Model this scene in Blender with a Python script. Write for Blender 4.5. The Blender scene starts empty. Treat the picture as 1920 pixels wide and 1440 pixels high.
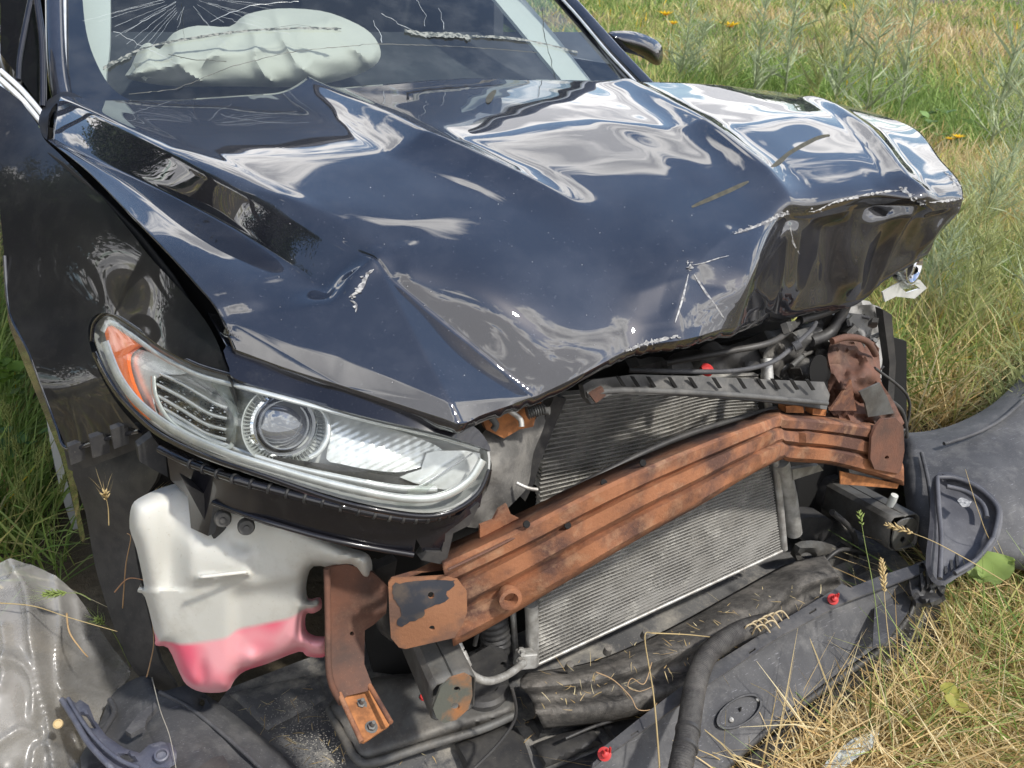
import bpy, bmesh, math, random
import numpy as np
from mathutils import Vector, Matrix
from mathutils.geometry import delaunay_2d_cdt
random.seed(7); RNG = np.random.default_rng(11)
S = bpy.context.scene; COL = S.collection

# ------------------------------------------------------------------ camera
CP = np.array([-0.968, -0.889, 1.360]); YAW, PIT, ROL, FPX = .53998, -.45274, .02726, 1700.
cf = np.array([math.sin(YAW)*math.cos(PIT), math.cos(YAW)*math.cos(PIT), math.sin(PIT)])
cs = np.cross(cf, [0, 0, 1.]); cs /= np.linalg.norm(cs); cu = np.cross(cs, cf)
cs, cu = cs*math.cos(ROL)+cu*math.sin(ROL), cu*math.cos(ROL)-cs*math.sin(ROL)
cam = bpy.data.cameras.new('camera'); camo = bpy.data.objects.new('camera', cam); COL.objects.link(camo)
camo.matrix_world = Matrix([[cs[0], cu[0], -cf[0], CP[0]], [cs[1], cu[1], -cf[1], CP[1]], [cs[2], cu[2], -cf[2], CP[2]], [0, 0, 0, 1]])
cam.sensor_width = 36; cam.lens = 36*FPX/1920; cam.clip_start = .02; cam.clip_end = 600
cam.dof.use_dof = True; cam.dof.focus_distance = 1.55; cam.dof.aperture_fstop = 13
S.camera = camo
# ------------------------------------------------------------------ world and sun
SUN = Vector((0.22, -0.62, 0.86)).normalized()
W = bpy.data.worlds.new('World'); S.world = W; W.use_nodes = True
nt = W.node_tree; nt.nodes.clear(); N = nt.nodes.new; Lk = nt.links.new
wo = N('ShaderNodeOutputWorld'); bg = N('ShaderNodeBackground'); sky = N('ShaderNodeTexSky')
sky.sky_type = 'NISHITA'; sky.sun_disc = False; sky.sun_elevation = math.asin(SUN.z)
sky.sun_rotation = math.atan2(SUN.x, SUN.y); sky.air_density = 1.0; sky.dust_density = .6; sky.ozone_density = 1.2
tc = N('ShaderNodeTexCoord'); sx = N('ShaderNodeSeparateXYZ'); Lk(tc.outputs['Generated'], sx.inputs[0])
mx = N('ShaderNodeMath'); mx.operation = 'MAXIMUM'; mx.inputs[1].default_value = 0.0; Lk(sx.outputs['Z'], mx.inputs[0])
ad = N('ShaderNodeMath'); ad.operation = 'ADD'; ad.inputs[1].default_value = .16; Lk(mx.outputs[0], ad.inputs[0])
dv = N('ShaderNodeVectorMath'); dv.operation = 'DIVIDE'; cb = N('ShaderNodeCombineXYZ')
for k in range(3): Lk(ad.outputs[0], cb.inputs[k])
Lk(tc.outputs['Generated'], dv.inputs[0]); Lk(cb.outputs[0], dv.inputs[1])
mpn = N('ShaderNodeMapping'); mpn.inputs['Location'].default_value = (7.3, 1.1, 0); mpn.inputs['Scale'].default_value = (1, 1, .2); Lk(dv.outputs[0], mpn.inputs[0])
nz = N('ShaderNodeTexNoise'); nz.inputs['Scale'].default_value = 1.9; nz.inputs['Detail'].default_value = 8; nz.inputs['Roughness'].default_value = .55; nz.inputs['Distortion'].default_value = .25
Lk(mpn.outputs[0], nz.inputs['Vector'])
zm = N('ShaderNodeMath'); zm.operation = 'MULTIPLY_ADD'; zm.inputs[1].default_value = -.27; zm.inputs[2].default_value = .15; Lk(mx.outputs[0], zm.inputs[0]); ym = N('ShaderNodeMath'); ym.operation = 'MULTIPLY_ADD'; ym.inputs[1].default_value = -.17; ym.inputs[2].default_value = .0; Lk(sx.outputs['Y'], ym.inputs[0]); yz = N('ShaderNodeMath'); yz.operation = 'MAXIMUM'; yz.inputs[1].default_value = -.03; Lk(ym.outputs[0], yz.inputs[0]); zz2 = N('ShaderNodeMath'); zz2.operation = 'ADD'; Lk(zm.outputs[0], zz2.inputs[0]); Lk(yz.outputs[0], zz2.inputs[1]); zm = zz2; nn = N('ShaderNodeMath'); nn.operation = 'ADD'; Lk(nz.outputs[0], nn.inputs[0]); Lk(zm.outputs[0], nn.inputs[1])
cr = N('ShaderNodeValToRGB'); cr.color_ramp.elements[0].position = .53; cr.color_ramp.elements[1].position = .58; Lk(nn.outputs[0], cr.inputs[0])
cr2 = N('ShaderNodeValToRGB'); cr2.color_ramp.elements[0].position = .57; cr2.color_ramp.elements[0].color = (12.5, 12.2, 11.9, 1); cr2.color_ramp.elements[1].position = .66; cr2.color_ramp.elements[1].color = (5.4, 5.4, 5.6, 1)
Lk(nn.outputs[0], cr2.inputs[0])
mixc = N('ShaderNodeMix'); mixc.data_type = 'RGBA'
Lk(cr.outputs[0], mixc.inputs[0]); Lk(sky.outputs[0], mixc.inputs[6]); Lk(cr2.outputs[0], mixc.inputs[7])
Lk(mixc.outputs[2], bg.inputs[0]); bg.inputs[1].default_value = .15; Lk(bg.outputs[0], wo.inputs[0])
sl = bpy.data.lights.new('sun', 'SUN'); sl.energy = 2.9; sl.angle = math.radians(3); sl.color = (1, .95, .87)
so = bpy.data.objects.new('sun', sl); COL.objects.link(so); so.rotation_euler = (-SUN).to_track_quat('-Z', 'Y').to_euler(); so.location = SUN*20
S.view_settings.view_transform = 'Standard'; S.view_settings.look = 'None'; S.view_settings.gamma = 1; S.view_settings.exposure = 0.55
S.cycles.max_bounces = 8; S.cycles.transparent_max_bounces = 12; S.cycles.caustics_reflective = False; S.cycles.caustics_refractive = False

# ------------------------------------------------------------------ projection helpers (photo trace -> real place)
def rays(px, py):
    px = np.atleast_1d(np.asarray(px, float)); py = np.atleast_1d(np.asarray(py, float))
    return cf[None]+cs[None]*((px-960)/FPX)[:, None]-cu[None]*((py-720)/FPX)[:, None]
def onax(px, py, ax, v):
    d = rays(px, py); v = np.atleast_1d(v); return CP+d*((v-CP[ax])/d[:, ax])[:, None]
def P(px, py, y): return onax(px, py, 1, y)[0]
def PZ(px, py, z): return onax(px, py, 2, z)[0]
def rbf(ctrl):
    c = np.array(ctrl, float); X = c[:, :2]/100; v = c[:, 2]; n = len(c)
    def ph(r): return np.where(r > 1e-9, r*r*np.log(np.maximum(r, 1e-9)), 0)
    K = ph(np.linalg.norm(X[:, None]-X[None], axis=2)) + np.eye(n)*1e-3
    Q = np.c_[np.ones(n), X]; A = np.block([[K, Q], [Q.T, np.zeros((3, 3))]])
    w = np.linalg.lstsq(A, np.r_[v, np.zeros(3)], rcond=None)[0]
    def f(px, py):
        Y = np.c_[px, py]/100
        return ph(np.linalg.norm(Y[:, None]-X[None], axis=2)) @ w[:n]+np.c_[np.ones(len(Y)), Y] @ w[n:]
    return f
def lin(ctrl):
    c = np.array(ctrl, float)
    if len(c) < 3:
        return lambda px, py: np.full(len(px), c[0, 2])
    w = np.linalg.lstsq(np.c_[np.ones(len(c)), c[:, :2]], c[:, 2], rcond=None)[0]
    return lambda px, py: w[0]+w[1]*px+w[2]*py
def byax(ax, ctrl, extra=None, linear=False):
    if not hasattr(ctrl, '__len__'): f = lambda px, py: np.full(len(px), float(ctrl))
    else: f = (lin if linear or len(ctrl) < 4 else rbf)(ctrl)
    def m(px, py, d):
        v = f(px, py)
        if extra is not None: v = v+extra(px, py, d)
        return onax(px, py, ax, v)
    return m
def byY(c, extra=None, linear=False): return byax(1, c, extra, linear)
def byZ(c, extra=None, linear=False): return byax(2, c, extra, linear)
def byPlane(p, n, curve=None):
    p = np.array(p, float); n = np.array(n, float); n /= np.linalg.norm(n)
    def m(px, py, d):
        r = rays(px, py); o = p-CP; t = (o @ n)/(r @ n); Q = CP+r*t[:, None]
        if curve is not None: Q = Q+n*curve(Q)[:, None]
        return Q
    return m
def vnoise(x, y, seed=0):
    """smooth value noise, vectorised, about -1..1"""
    xi = np.floor(x).astype(int); yi = np.floor(y).astype(int); fx = x-xi; fy = y-yi
    fx = fx*fx*(3-2*fx); fy = fy*fy*(3-2*fy)
    def h(a, b):
        n = (a*374761393+b*668265263+seed*1442695041) & 0xffffffff; n = ((n ^ (n >> 13))*1274126177) & 0xffffffff
        return ((n ^ (n >> 16)) & 0xffff)/32767.5-1
    return (h(xi, yi)*(1-fx)+h(xi+1, yi)*fx)*(1-fy)+(h(xi, yi+1)*(1-fx)+h(xi+1, yi+1)*fx)*fy
def fbm(x, y, seed=0, o=4):
    r = 0; a = 1
    for k in range(o): r = r+a*vnoise(x*2**k, y*2**k, seed+k); a *= .5
    return r
def curve2(pts, n=6, closed=True):
    p = np.array(pts, float); m = len(p); out = []
    for i in range(m if closed else m-1):
        if closed: a, b, c, d = p[(i-1) % m], p[i], p[(i+1) % m], p[(i+2) % m]
        else: a, b, c, d = p[max(i-1, 0)], p[i], p[i+1], p[min(i+2, m-1)]
        for k in range(n):
            t = k/n; out.append(.5*((2*b)+(c-a)*t+(2*a-5*b+4*c-d)*t*t+(3*b-a-3*c+d)*t**3))
    if not closed: out.append(p[-1])
    return np.array(out)
def dense(pts, step):
    p = np.array(pts, float); out = []
    for i in range(len(p)):
        a, b = p[i], p[(i+1) % len(p)]; n = max(1, int(np.linalg.norm(b-a)/step))
        for k in range(n): out.append(a+(b-a)*k/n)
    return np.array(out)
def distedge(q, poly):
    a = poly; b = np.roll(poly, -1, 0); best = np.full(len(q), 1e9)
    for i in range(len(a)):
        ab = b[i]-a[i]; t = np.clip(((q-a[i]) @ ab)/max(ab @ ab, 1e-9), 0, 1)
        best = np.minimum(best, np.linalg.norm(q-(a[i]+t[:, None]*ab), axis=1))
    return best
def inside(q, poly):
    r = np.zeros(len(q), bool); a = poly; b = np.roll(poly, -1, 0)
    for i in range(len(a)):
        c = (a[i][1] > q[:, 1]) != (b[i][1] > q[:, 1])
        if abs(b[i][1]-a[i][1]) < 1e-12: continue
        xx = (b[i][0]-a[i][0])*(q[:, 1]-a[i][1])/(b[i][1]-a[i][1])+a[i][0]
        r ^= c & (q[:, 0] < xx)
    return r

# ------------------------------------------------------------------ object helpers
def setp(o, label=None, cat=None, group=None, kind=None):
    if label: o['label'] = label
    if cat: o['category'] = cat
    if group: o['group'] = group
    if kind: o['kind'] = kind
    return o
def thing(name, label, cat, loc=(0, 0, 0), group=None):
    o = bpy.data.objects.new(name, None); COL.objects.link(o); o.location = loc; o.empty_display_size = .1
    return setp(o, label, cat, group)
def link(name, me, mat, parent):
    o = bpy.data.objects.new(name, me); COL.objects.link(o)
    if mat is not None and len(me.materials) == 0: me.materials.append(mat)
    if parent is not None:
        o.parent = parent
        if parent.type == 'EMPTY': o.location = -parent.location
    return o
def mk(name, v, f, mat, parent=None, smooth=True, sharp=None, kind=None):
    me = bpy.data.meshes.new(name); me.from_pydata([tuple(map(float, a)) for a in v], [], [tuple(int(i) for i in a) for a in f]); me.update()
    if smooth: me.polygons.foreach_set('use_smooth', [True]*len(me.polygons))
    if smooth and sharp: me.set_sharp_from_angle(angle=math.radians(sharp))
    o = link(name, me, mat, parent)
    if kind: o['kind'] = kind
    return o
def patch(name, outline, mp, mat, parent=None, step=14, thick=.003, holes=(), dense_step=None, sharp=40, inset=.6, disp=None, smooth=True):
    out = dense(outline, dense_step or step); hs = [dense(h, step*.7) for h in holes]
    x0, y0 = out.min(0); x1, y1 = out.max(0)
    gx, gy = np.meshgrid(np.arange(x0, x1, step), np.arange(y0, y1, step*.87)); gx[::2] += step/2
    q = np.c_[gx.ravel(), gy.ravel()]; q = q[inside(q, out)]
    if len(q): q = q[distedge(q, out) > step*inset]
    for h in hs:
        if len(q): q = q[~inside(q, h)]; q = q[distedge(q, h) > step*.4]
    pts = [out]+hs+[q]; allp = np.vstack(pts); edges = []; k = 0
    for l in [out]+hs:
        n = len(l); edges += [(k+i, k+(i+1) % n) for i in range(n)]; k += n
    r = delaunay_2d_cdt([Vector(a) for a in allp], edges, [], 1, 1e-4)
    v2 = np.array([tuple(a) for a in r[0]]); fs = r[2]
    cen = np.array([v2[list(f)].mean(0) for f in fs])
    ok = inside(cen, out)
    for h in hs: ok &= ~inside(cen, h)
    fs = [f for f, o_ in zip(fs, ok) if o_]
    d = distedge(v2, out)
    for h in hs: d = np.minimum(d, distedge(v2, h))
    V = mp(v2[:, 0], v2[:, 1], d)
    if disp is not None: V = disp(V, v2)
    # face the camera
    F = []
    for f in fs:
        a, b, c = V[f[0]], V[f[1]], V[f[2]]
        F.append(tuple(f) if np.dot(np.cross(b-a, c-a), CP-a) > 0 else tuple(f)[::-1])
    o = mk(name, V, F, mat, parent, smooth, sharp)
    if thick:
        s = o.modifiers.new('thickness', 'SOLIDIFY'); s.thickness = thick; s.offset = -1; s.use_even_offset = False
        if sharp: s2 = o.modifiers.new('split', 'EDGE_SPLIT'); s2.split_angle = math.radians(min(sharp+5, 60)); s2.use_edge_sharp = False
    return o
def grid(name, A, mat, parent=None, thick=0, sharp=None, closed_u=False, closed_v=False, flip=False, kind=None):
    n, m = A.shape[:2]; F = []
    for i in range(n if closed_u else n-1):
        for j in range(m if closed_v else m-1):
            a, b, c, d = i*m+j, i*m+(j+1) % m, ((i+1) % n)*m+(j+1) % m, ((i+1) % n)*m+j
            F.append((a, d, c, b) if flip else (a, b, c, d))
    o = mk(name, A.reshape(-1, 3), F, mat, parent, True, sharp, kind)
    if thick:
        s = o.modifiers.new('thickness', 'SOLIDIFY'); s.thickness = thick; s.offset = -1
    return o
def tube_vf(path, r, seg=10, cap=True, ribs=0, ribh=.15):
    p = np.array(path, float); n = len(p); R = np.full(n, r) if np.isscalar(r) else np.array(r, float)
    if ribs:
        L = np.r_[0, np.cumsum(np.linalg.norm(np.diff(p, axis=0), axis=1))]
        M_ = max(int(L[-1]/ribs*4), 4); s = np.linspace(0, L[-1], M_)
        p = np.c_[[np.interp(s, L, p[:, k]) for k in range(3)]].T; R = np.interp(s, L, R)*(1+ribh*np.sin(s/ribs*2*np.pi)); n = len(p)
    T = np.gradient(p, axis=0); T /= np.linalg.norm(T, axis=1)[:, None]+1e-12
    up = np.array([0, 0, 1.]) if abs(T[0][2]) < .9 else np.array([1., 0, 0]); V = []; F = []
    a = np.cross(T[0], up); a /= np.linalg.norm(a)
    for i in range(n):
        a = a-T[i]*(a @ T[i]); a /= np.linalg.norm(a)+1e-12; b = np.cross(T[i], a)
        for k in range(seg):
            th = 2*math.pi*k/seg; V.append(p[i]+R[i]*(a*math.cos(th)+b*math.sin(th)))
    for i in range(n-1):
        for k in range(seg):
            F.append((i*seg+k, i*seg+(k+1) % seg, (i+1)*seg+(k+1) % seg, (i+1)*seg+k))
    if cap: F.append(tuple(range(seg))[::-1]); F.append(tuple((n-1)*seg+k for k in range(seg)))
    return V, F
def tube(name, path, r, mat, parent=None, seg=10, smoothn=5, ribs=0, ribh=.15, kind=None):
    if smoothn: path = curve2(path, smoothn, False)
    V, F = tube_vf(path, r if np.isscalar(r) else np.interp(np.linspace(0, 1, len(path)), np.linspace(0, 1, len(r)), r), seg, True, ribs, ribh)
    return mk(name, V, F, mat, parent, True, 50, kind)
def join(parts):
    V = []; F = []
    for v, f in parts:
        k = len(V); V += [tuple(a) for a in v]; F += [tuple(i+k for i in a) for a in f]
    return V, F
def box_vf(c, s, rot=None):
    c = np.array(c); v = np.array([[x, y, z] for x in (-.5, .5) for y in (-.5, .5) for z in (-.5, .5)])*np.array(s)
    if rot is not None: v = v @ np.array(rot).T
    return list(v+c), [(0, 1, 3, 2), (4, 6, 7, 5), (0, 4, 5, 1), (2, 3, 7, 6), (0, 2, 6, 4), (1, 5, 7, 3)]
def box(name, c, s, mat, parent=None, bevel=.003, rot=None):
    v, f = box_vf(c, s, rot); o = mk(name, v, f, mat, parent, False)
    if bevel:
        b = o.modifiers.new('bevel', 'BEVEL'); b.width = bevel; b.segments = 2
    return o
def basis(n):
    n = np.array(n, float); n /= np.linalg.norm(n); a = np.cross(n, [0, 0, 1.] if abs(n[2]) < .9 else [1., 0, 0]); a /= np.linalg.norm(a)
    return a, np.cross(n, a), n
def lathe_vf(c, n, prof, seg=24, sq=1.0):
    a, b, n = basis(n); c = np.array(c, float); V = []; F = []
    for r, h in prof:
        for k in range(seg):
            th = 2*math.pi*k/seg; V.append(c+n*h+a*r*math.cos(th)*sq+b*r*math.sin(th))
    for i in range(len(prof)-1):
        for k in range(seg): F.append((i*seg+k, i*seg+(k+1) % seg, (i+1)*seg+(k+1) % seg, (i+1)*seg+k))
    return V, F
def lathe(name, c, n, prof, mat, parent=None, seg=24, sharp=35):
    v, f = lathe_vf(c, n, prof, seg); return mk(name, v, f, mat, parent, True, sharp)
def bolt(name, c, n, r, mat, parent):
    a = lathe_vf(c, n, [(0, 0), (r*1.7, 0), (r*1.7, r*.3), (r*1.05, r*.31)], 18); b = lathe_vf(c, n, [(r*1.15, r*.3), (r*1.15, r*1.2), (r*.9, r*1.3), (r*.6, r*1.3)], 6)
    d = lathe_vf(c, n, [(r*.6, r*1.3), (r*.6, r*3.1), (r*.5, r*3.3), (0, r*3.3)], 12)
    v, f = join([a, b, d]); return mk(name, v, f, mat, parent, True, 30)
def loop(cx, cy, rx, ry, n=14, a=0):
    t = np.linspace(0, 2*np.pi, n, endpoint=False); ca, sa = math.cos(a), math.sin(a)
    return np.c_[cx+rx*np.cos(t)*ca-ry*np.sin(t)*sa, cy+rx*np.cos(t)*sa+ry*np.sin(t)*ca]

# ------------------------------------------------------------------ materials
MT = {}
def mat(name, c1, c2=None, rough=.5, metal=0., scale=20., contrast=(.4, .6), bump=0., bscale=None, coat=0., spec=.5, dust=None, dustamt=(.5, .75), dscale=9., rough2=None, detail=8, stretch=None, trans=0., sss=0., croughness=.03, alpha=1, ior=1.5, scratch=None):
    m = bpy.data.materials.new(name); m.use_nodes = True; t = m.node_tree; b = t.nodes['Principled BSDF']; L = t.links.new
    g = t.nodes.new('ShaderNodeNewGeometry'); src = g.outputs['Position']
    if stretch:
        mp_ = t.nodes.new('ShaderNodeMapping'); mp_.inputs['Scale'].default_value = stretch; L(src, mp_.inputs[0]); src = mp_.outputs[0]
    def noise(s, d=detail, r=.6):
        n = t.nodes.new('ShaderNodeTexNoise'); n.inputs['Scale'].default_value = s; n.inputs['Detail'].default_value = d; n.inputs['Roughness'].default_value = r; L(src, n.inputs['Vector']); return n
    def ramp(s, lo, hi):
        r = t.nodes.new('ShaderNodeMapRange'); r.inputs[1].default_value = lo; r.inputs[2].default_value = hi; L(s, r.inputs[0]); return r
    col = None
    if c2 is not None:
        n = noise(scale); r = ramp(n.outputs[0], *contrast); x = t.nodes.new('ShaderNodeMix'); x.data_type = 'RGBA'
        x.inputs[6].default_value = (*c1, 1); x.inputs[7].default_value = (*c2, 1); L(r.outputs[0], x.inputs[0]); col = x.outputs[2]
        if rough2 is not None:
            rr = ramp(n.outputs[0], *contrast); rr.inputs[3].default_value = rough; rr.inputs[4].default_value = rough2; L(rr.outputs[0], b.inputs['Roughness'])
    if dust is not None:
        n = noise(dscale, 10, .7); r = ramp(n.outputs[0], *dustamt); x = t.nodes.new('ShaderNodeMix'); x.data_type = 'RGBA'
        if col is not None: L(col, x.inputs[6])
        else: x.inputs[6].default_value = (*c1, 1)
        x.inputs[7].default_value = (*dust, 1); L(r.outputs[0], x.inputs[0]); col = x.outputs[2]
        n2 = noise(dscale*22, 4, .7); r2 = ramp(n2.outputs[0], .62, .7); x2 = t.nodes.new('ShaderNodeMix'); x2.data_type = 'RGBA'; L(col, x2.inputs[6]); x2.inputs[7].default_value = (*[min(1, a*1.15) for a in dust], 1)
        mm = t.nodes.new('ShaderNodeMath'); mm.operation = 'MULTIPLY'; mm.inputs[1].default_value = .6; L(r2.outputs[0], mm.inputs[0]); L(mm.outputs[0], x2.inputs[0]); col = x2.outputs[2]
    if scratch is not None:
        mp2 = t.nodes.new('ShaderNodeMapping'); mp2.inputs['Rotation'].default_value = (.4, .9, .7); mp2.inputs['Scale'].default_value = (25, 600, 600); L(g.outputs['Position'], mp2.inputs[0])
        n = t.nodes.new('ShaderNodeTexNoise'); n.inputs['Scale'].default_value = 1; n.inputs['Detail'].default_value = 2; L(mp2.outputs[0], n.inputs['Vector']); r = ramp(n.outputs[0], .66, .75)
        x = t.nodes.new('ShaderNodeMix'); x.data_type = 'RGBA'
        if col is not None: L(col, x.inputs[6])
        else: x.inputs[6].default_value = (*c1, 1)
        x.inputs[7].default_value = (*scratch, 1); L(r.outputs[0], x.inputs[0]); col = x.outputs[2]
    if col is not None: L(col, b.inputs['Base Color'])
    else: b.inputs['Base Color'].default_value = (*c1, 1)
    if not (c2 is not None and rough2 is not None): b.inputs['Roughness'].default_value = rough
    b.inputs['Metallic'].default_value = metal; b.inputs['Specular IOR Level'].default_value = spec; b.inputs['IOR'].default_value = ior
    b.inputs['Coat Weight'].default_value = coat; b.inputs['Coat Roughness'].default_value = croughness
    b.inputs['Transmission Weight'].default_value = trans
    if sss: b.inputs['Subsurface Weight'].default_value = sss; b.inputs['Subsurface Radius'].default_value = (.02, .015, .012)
    if bump:
        n = noise(bscale or scale*2, 6, .6); bp = t.nodes.new('ShaderNodeBump'); bp.inputs['Strength'].default_value = 1; bp.inputs['Distance'].default_value = bump
        L(n.outputs[0], bp.inputs['Height']); L(bp.outputs[0], b.inputs['Normal'])
    MT[name] = m; return m
def clear(name, tint=(1, 1, 1), refl=1.0, haze=.0, hazec=(.5, .5, .5), rough=.02, ior=1.5, hscale=30, hz=(.45, .7)):
    """thin clear sheet: transparent with fresnel reflection and a little dirt"""
    m = bpy.data.materials.new(name); m.use_nodes = True; t = m.node_tree; t.nodes.clear(); L = t.links.new
    o = t.nodes.new('ShaderNodeOutputMaterial'); tr = t.nodes.new('ShaderNodeBsdfTransparent'); tr.inputs[0].default_value = (*tint, 1)
    gl = t.nodes.new('ShaderNodeBsdfGlossy'); gl.inputs['Roughness'].default_value = rough; fr = t.nodes.new('ShaderNodeFresnel'); g0 = t.nodes.new('ShaderNodeNewGeometry'); mi = t.nodes.new('ShaderNodeMapRange'); mi.inputs[3].default_value = ior; mi.inputs[4].default_value = 1/ior; L(g0.outputs['Backfacing'], mi.inputs[0]); L(mi.outputs[0], fr.inputs[0])
    df = t.nodes.new('ShaderNodeBsdfDiffuse'); df.inputs[0].default_value = (*hazec, 1)
    g = t.nodes.new('ShaderNodeNewGeometry'); n = t.nodes.new('ShaderNodeTexNoise'); n.inputs['Scale'].default_value = hscale; n.inputs['Detail'].default_value = 9; n.inputs['Roughness'].default_value = .65; L(g.outputs['Position'], n.inputs['Vector'])
    r = t.nodes.new('ShaderNodeMapRange'); r.inputs[1].default_value = hz[0]; r.inputs[2].default_value = hz[1]; r.inputs[3].default_value = haze*.4; r.inputs[4].default_value = haze*1.6; L(n.outputs[0], r.inputs[0])
    a = t.nodes.new('ShaderNodeMixShader'); c = t.nodes.new('ShaderNodeMixShader')
    L(r.outputs[0], a.inputs[0]); L(tr.outputs[0], a.inputs[1]); L(df.outputs[0], a.inputs[2])
    mu = t.nodes.new('ShaderNodeMath'); mu.operation = 'MULTIPLY'; mu.use_clamp = True; mu.inputs[1].default_value = refl; L(fr.outputs[0], mu.inputs[0])
    L(mu.outputs[0], c.inputs[0]); L(a.outputs[0], c.inputs[1]); L(gl.outputs[0], c.inputs[2]); L(c.outputs[0], o.inputs[0]); MT[name] = m; return m
paint = mat('black_paint', (.006, .007, .012), rough=.6, coat=1., spec=.15, dust=(.048, .05, .06), dustamt=(.46, 1.0), dscale=7., ior=1.6, croughness=.015)
paint.node_tree.nodes['Principled BSDF'].inputs['Coat IOR'].default_value = 2.05
paint_d = mat('black_paint_dusty', (.008, .008, .009), rough=.5, coat=.8, spec=.2, dust=(.035, .034, .033), dustamt=(.45, 1.0), dscale=11., croughness=.025)
rust = mat('rusty_steel', (.30, .13, .066), (.10, .052, .040), rough=.85, scale=9, contrast=(.43, .58), bump=.0012, bscale=160, dust=(.38, .23, .14), dustamt=(.52, .8), dscale=26, spec=.3)
rust_d = mat('dark_rusty_steel', (.15, .065, .04), (.065, .038, .03), rough=.8, scale=12, contrast=(.35, .65), bump=.001, bscale=150, dust=(.2, .12, .08), dustamt=(.55, .85), dscale=18)
rust_b = mat('half_painted_rusty_plate', (.26, .12, .062), (.13, .075, .055), rough=.7, scale=12, contrast=(.45, .62), bump=.0008, bscale=180, dust=(.34, .17, .08), dustamt=(.58, .8), dscale=30)
rust_o = mat('bright_orange_rust', (.42, .17, .06), (.22, .09, .035), rough=.8, scale=40, bump=.0006, bscale=200)
plas = mat('black_plastic', (.03, .03, .032), (.048, .047, .046), rough=.5, scale=30, bump=.0003, bscale=400, dust=(.10, .095, .088), dustamt=(.5, .85), dscale=9)
plas_g = mat('gloss_black_plastic', (.01, .01, .014), rough=.22, dust=(.06, .06, .06), dustamt=(.55, 1.), dscale=14, coat=.5)
plas_l = mat('weathered_grey_plastic', (.05, .051, .056), (.075, .076, .081), rough=.62, scale=9, spec=.35, dust=(.165, .163, .16), dustamt=(.5, .8), dscale=12, scratch=(.2, .2, .22), bump=.0004, bscale=220)
foam = mat('dusty_black_foam', (.07, .067, .063), (.11, .104, .097), rough=.95, scale=60, bump=.0018, bscale=420, dust=(.26, .24, .215), dustamt=(.47, .72), dscale=14, spec=.2)
steel_d = mat('dirty_dark_steel', (.11, .112, .11), (.07, .067, .063), rough=.6, scale=16, bump=.0006, bscale=120, dust=(.2, .185, .16), dustamt=(.5, .8), dscale=10, metal=.2)
alu = mat('dirty_aluminium', (.52, .52, .5), (.33, .32, .3), rough=.5, metal=.55, scale=40, bump=.0005, bscale=260, dust=(.3, .28, .25), dustamt=(.52, .75), dscale=25)
fin = mat('radiator_fin', (.30, .295, .28), (.20, .195, .18), rough=.65, metal=.2, scale=18, contrast=(.3, .7), dust=(.55, .54, .5), dustamt=(.55, .72), dscale=16)
black = mat('dark_cavity', (.004, .004, .004), rough=.9)  # near-black; paints shade inside holes and openings, also colours deep-set parts
rubber = mat('tyre_rubber', (.02, .02, .02), (.035, .034, .033), rough=.8, scale=30, dust=(.09, .085, .075), dustamt=(.5, .8), dscale=12, bump=.0008, bscale=200)
chrome = mat('chrome', (.82, .83, .84), rough=.08, metal=1.)
chromed = mat('satin_silver', (.82, .84, .84), (.66, .68, .68), rough=.25, metal=.45, scale=30)
amber = mat('amber_reflector', (1., .17, .006), rough=.3, coat=.4, spec=.8, bump=.0008, bscale=500)
whitep = mat('white_plastic_tank', (.57, .57, .53), rough=.42, sss=.35, bump=.0004, bscale=55, dust=(.36, .34, .29), dustamt=(.5, .85), dscale=8)
cloth = mat('airbag_cloth', (.50, .49, .44), rough=.9, bump=.0006, bscale=120)
trim = mat('light_interior_trim', (.5, .52, .5), rough=.8)
dash = mat('dark_interior_trim', (.03, .033, .038), rough=.7, dust=(.08, .085, .09), dustamt=(.5, .9), dscale=8)
frit = mat('black_glass_border', (.008, .008, .016), rough=.04, coat=1., spec=.5)
red = mat('red_plastic', (.42, .025, .025), rough=.55)
chipm = mat('bare_flaked_edge', (.42, .42, .41), (.12, .12, .13), rough=.5, scale=160)
glass = clear('windscreen_glass', (.84, .90, .88), 1.6, .05, (.4, .42, .42), .01, 1.52, 12)
lensm = clear('lens_cover_clear', (.95, .97, .96), .9, .05, (.55, .56, .54), .03, 1.5, 26)
lens2 = clear('inner_clear_plastic', (.93, .95, .93), 1.5, .12, (.6, .62, .6), .06, 1.5, 60)
sheetm = clear('cloudy_plastic_film', (.84, .84, .82), 1.2, .40, (.52, .51, .49), .24, 1.5, 5, (.3, .8))
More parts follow.
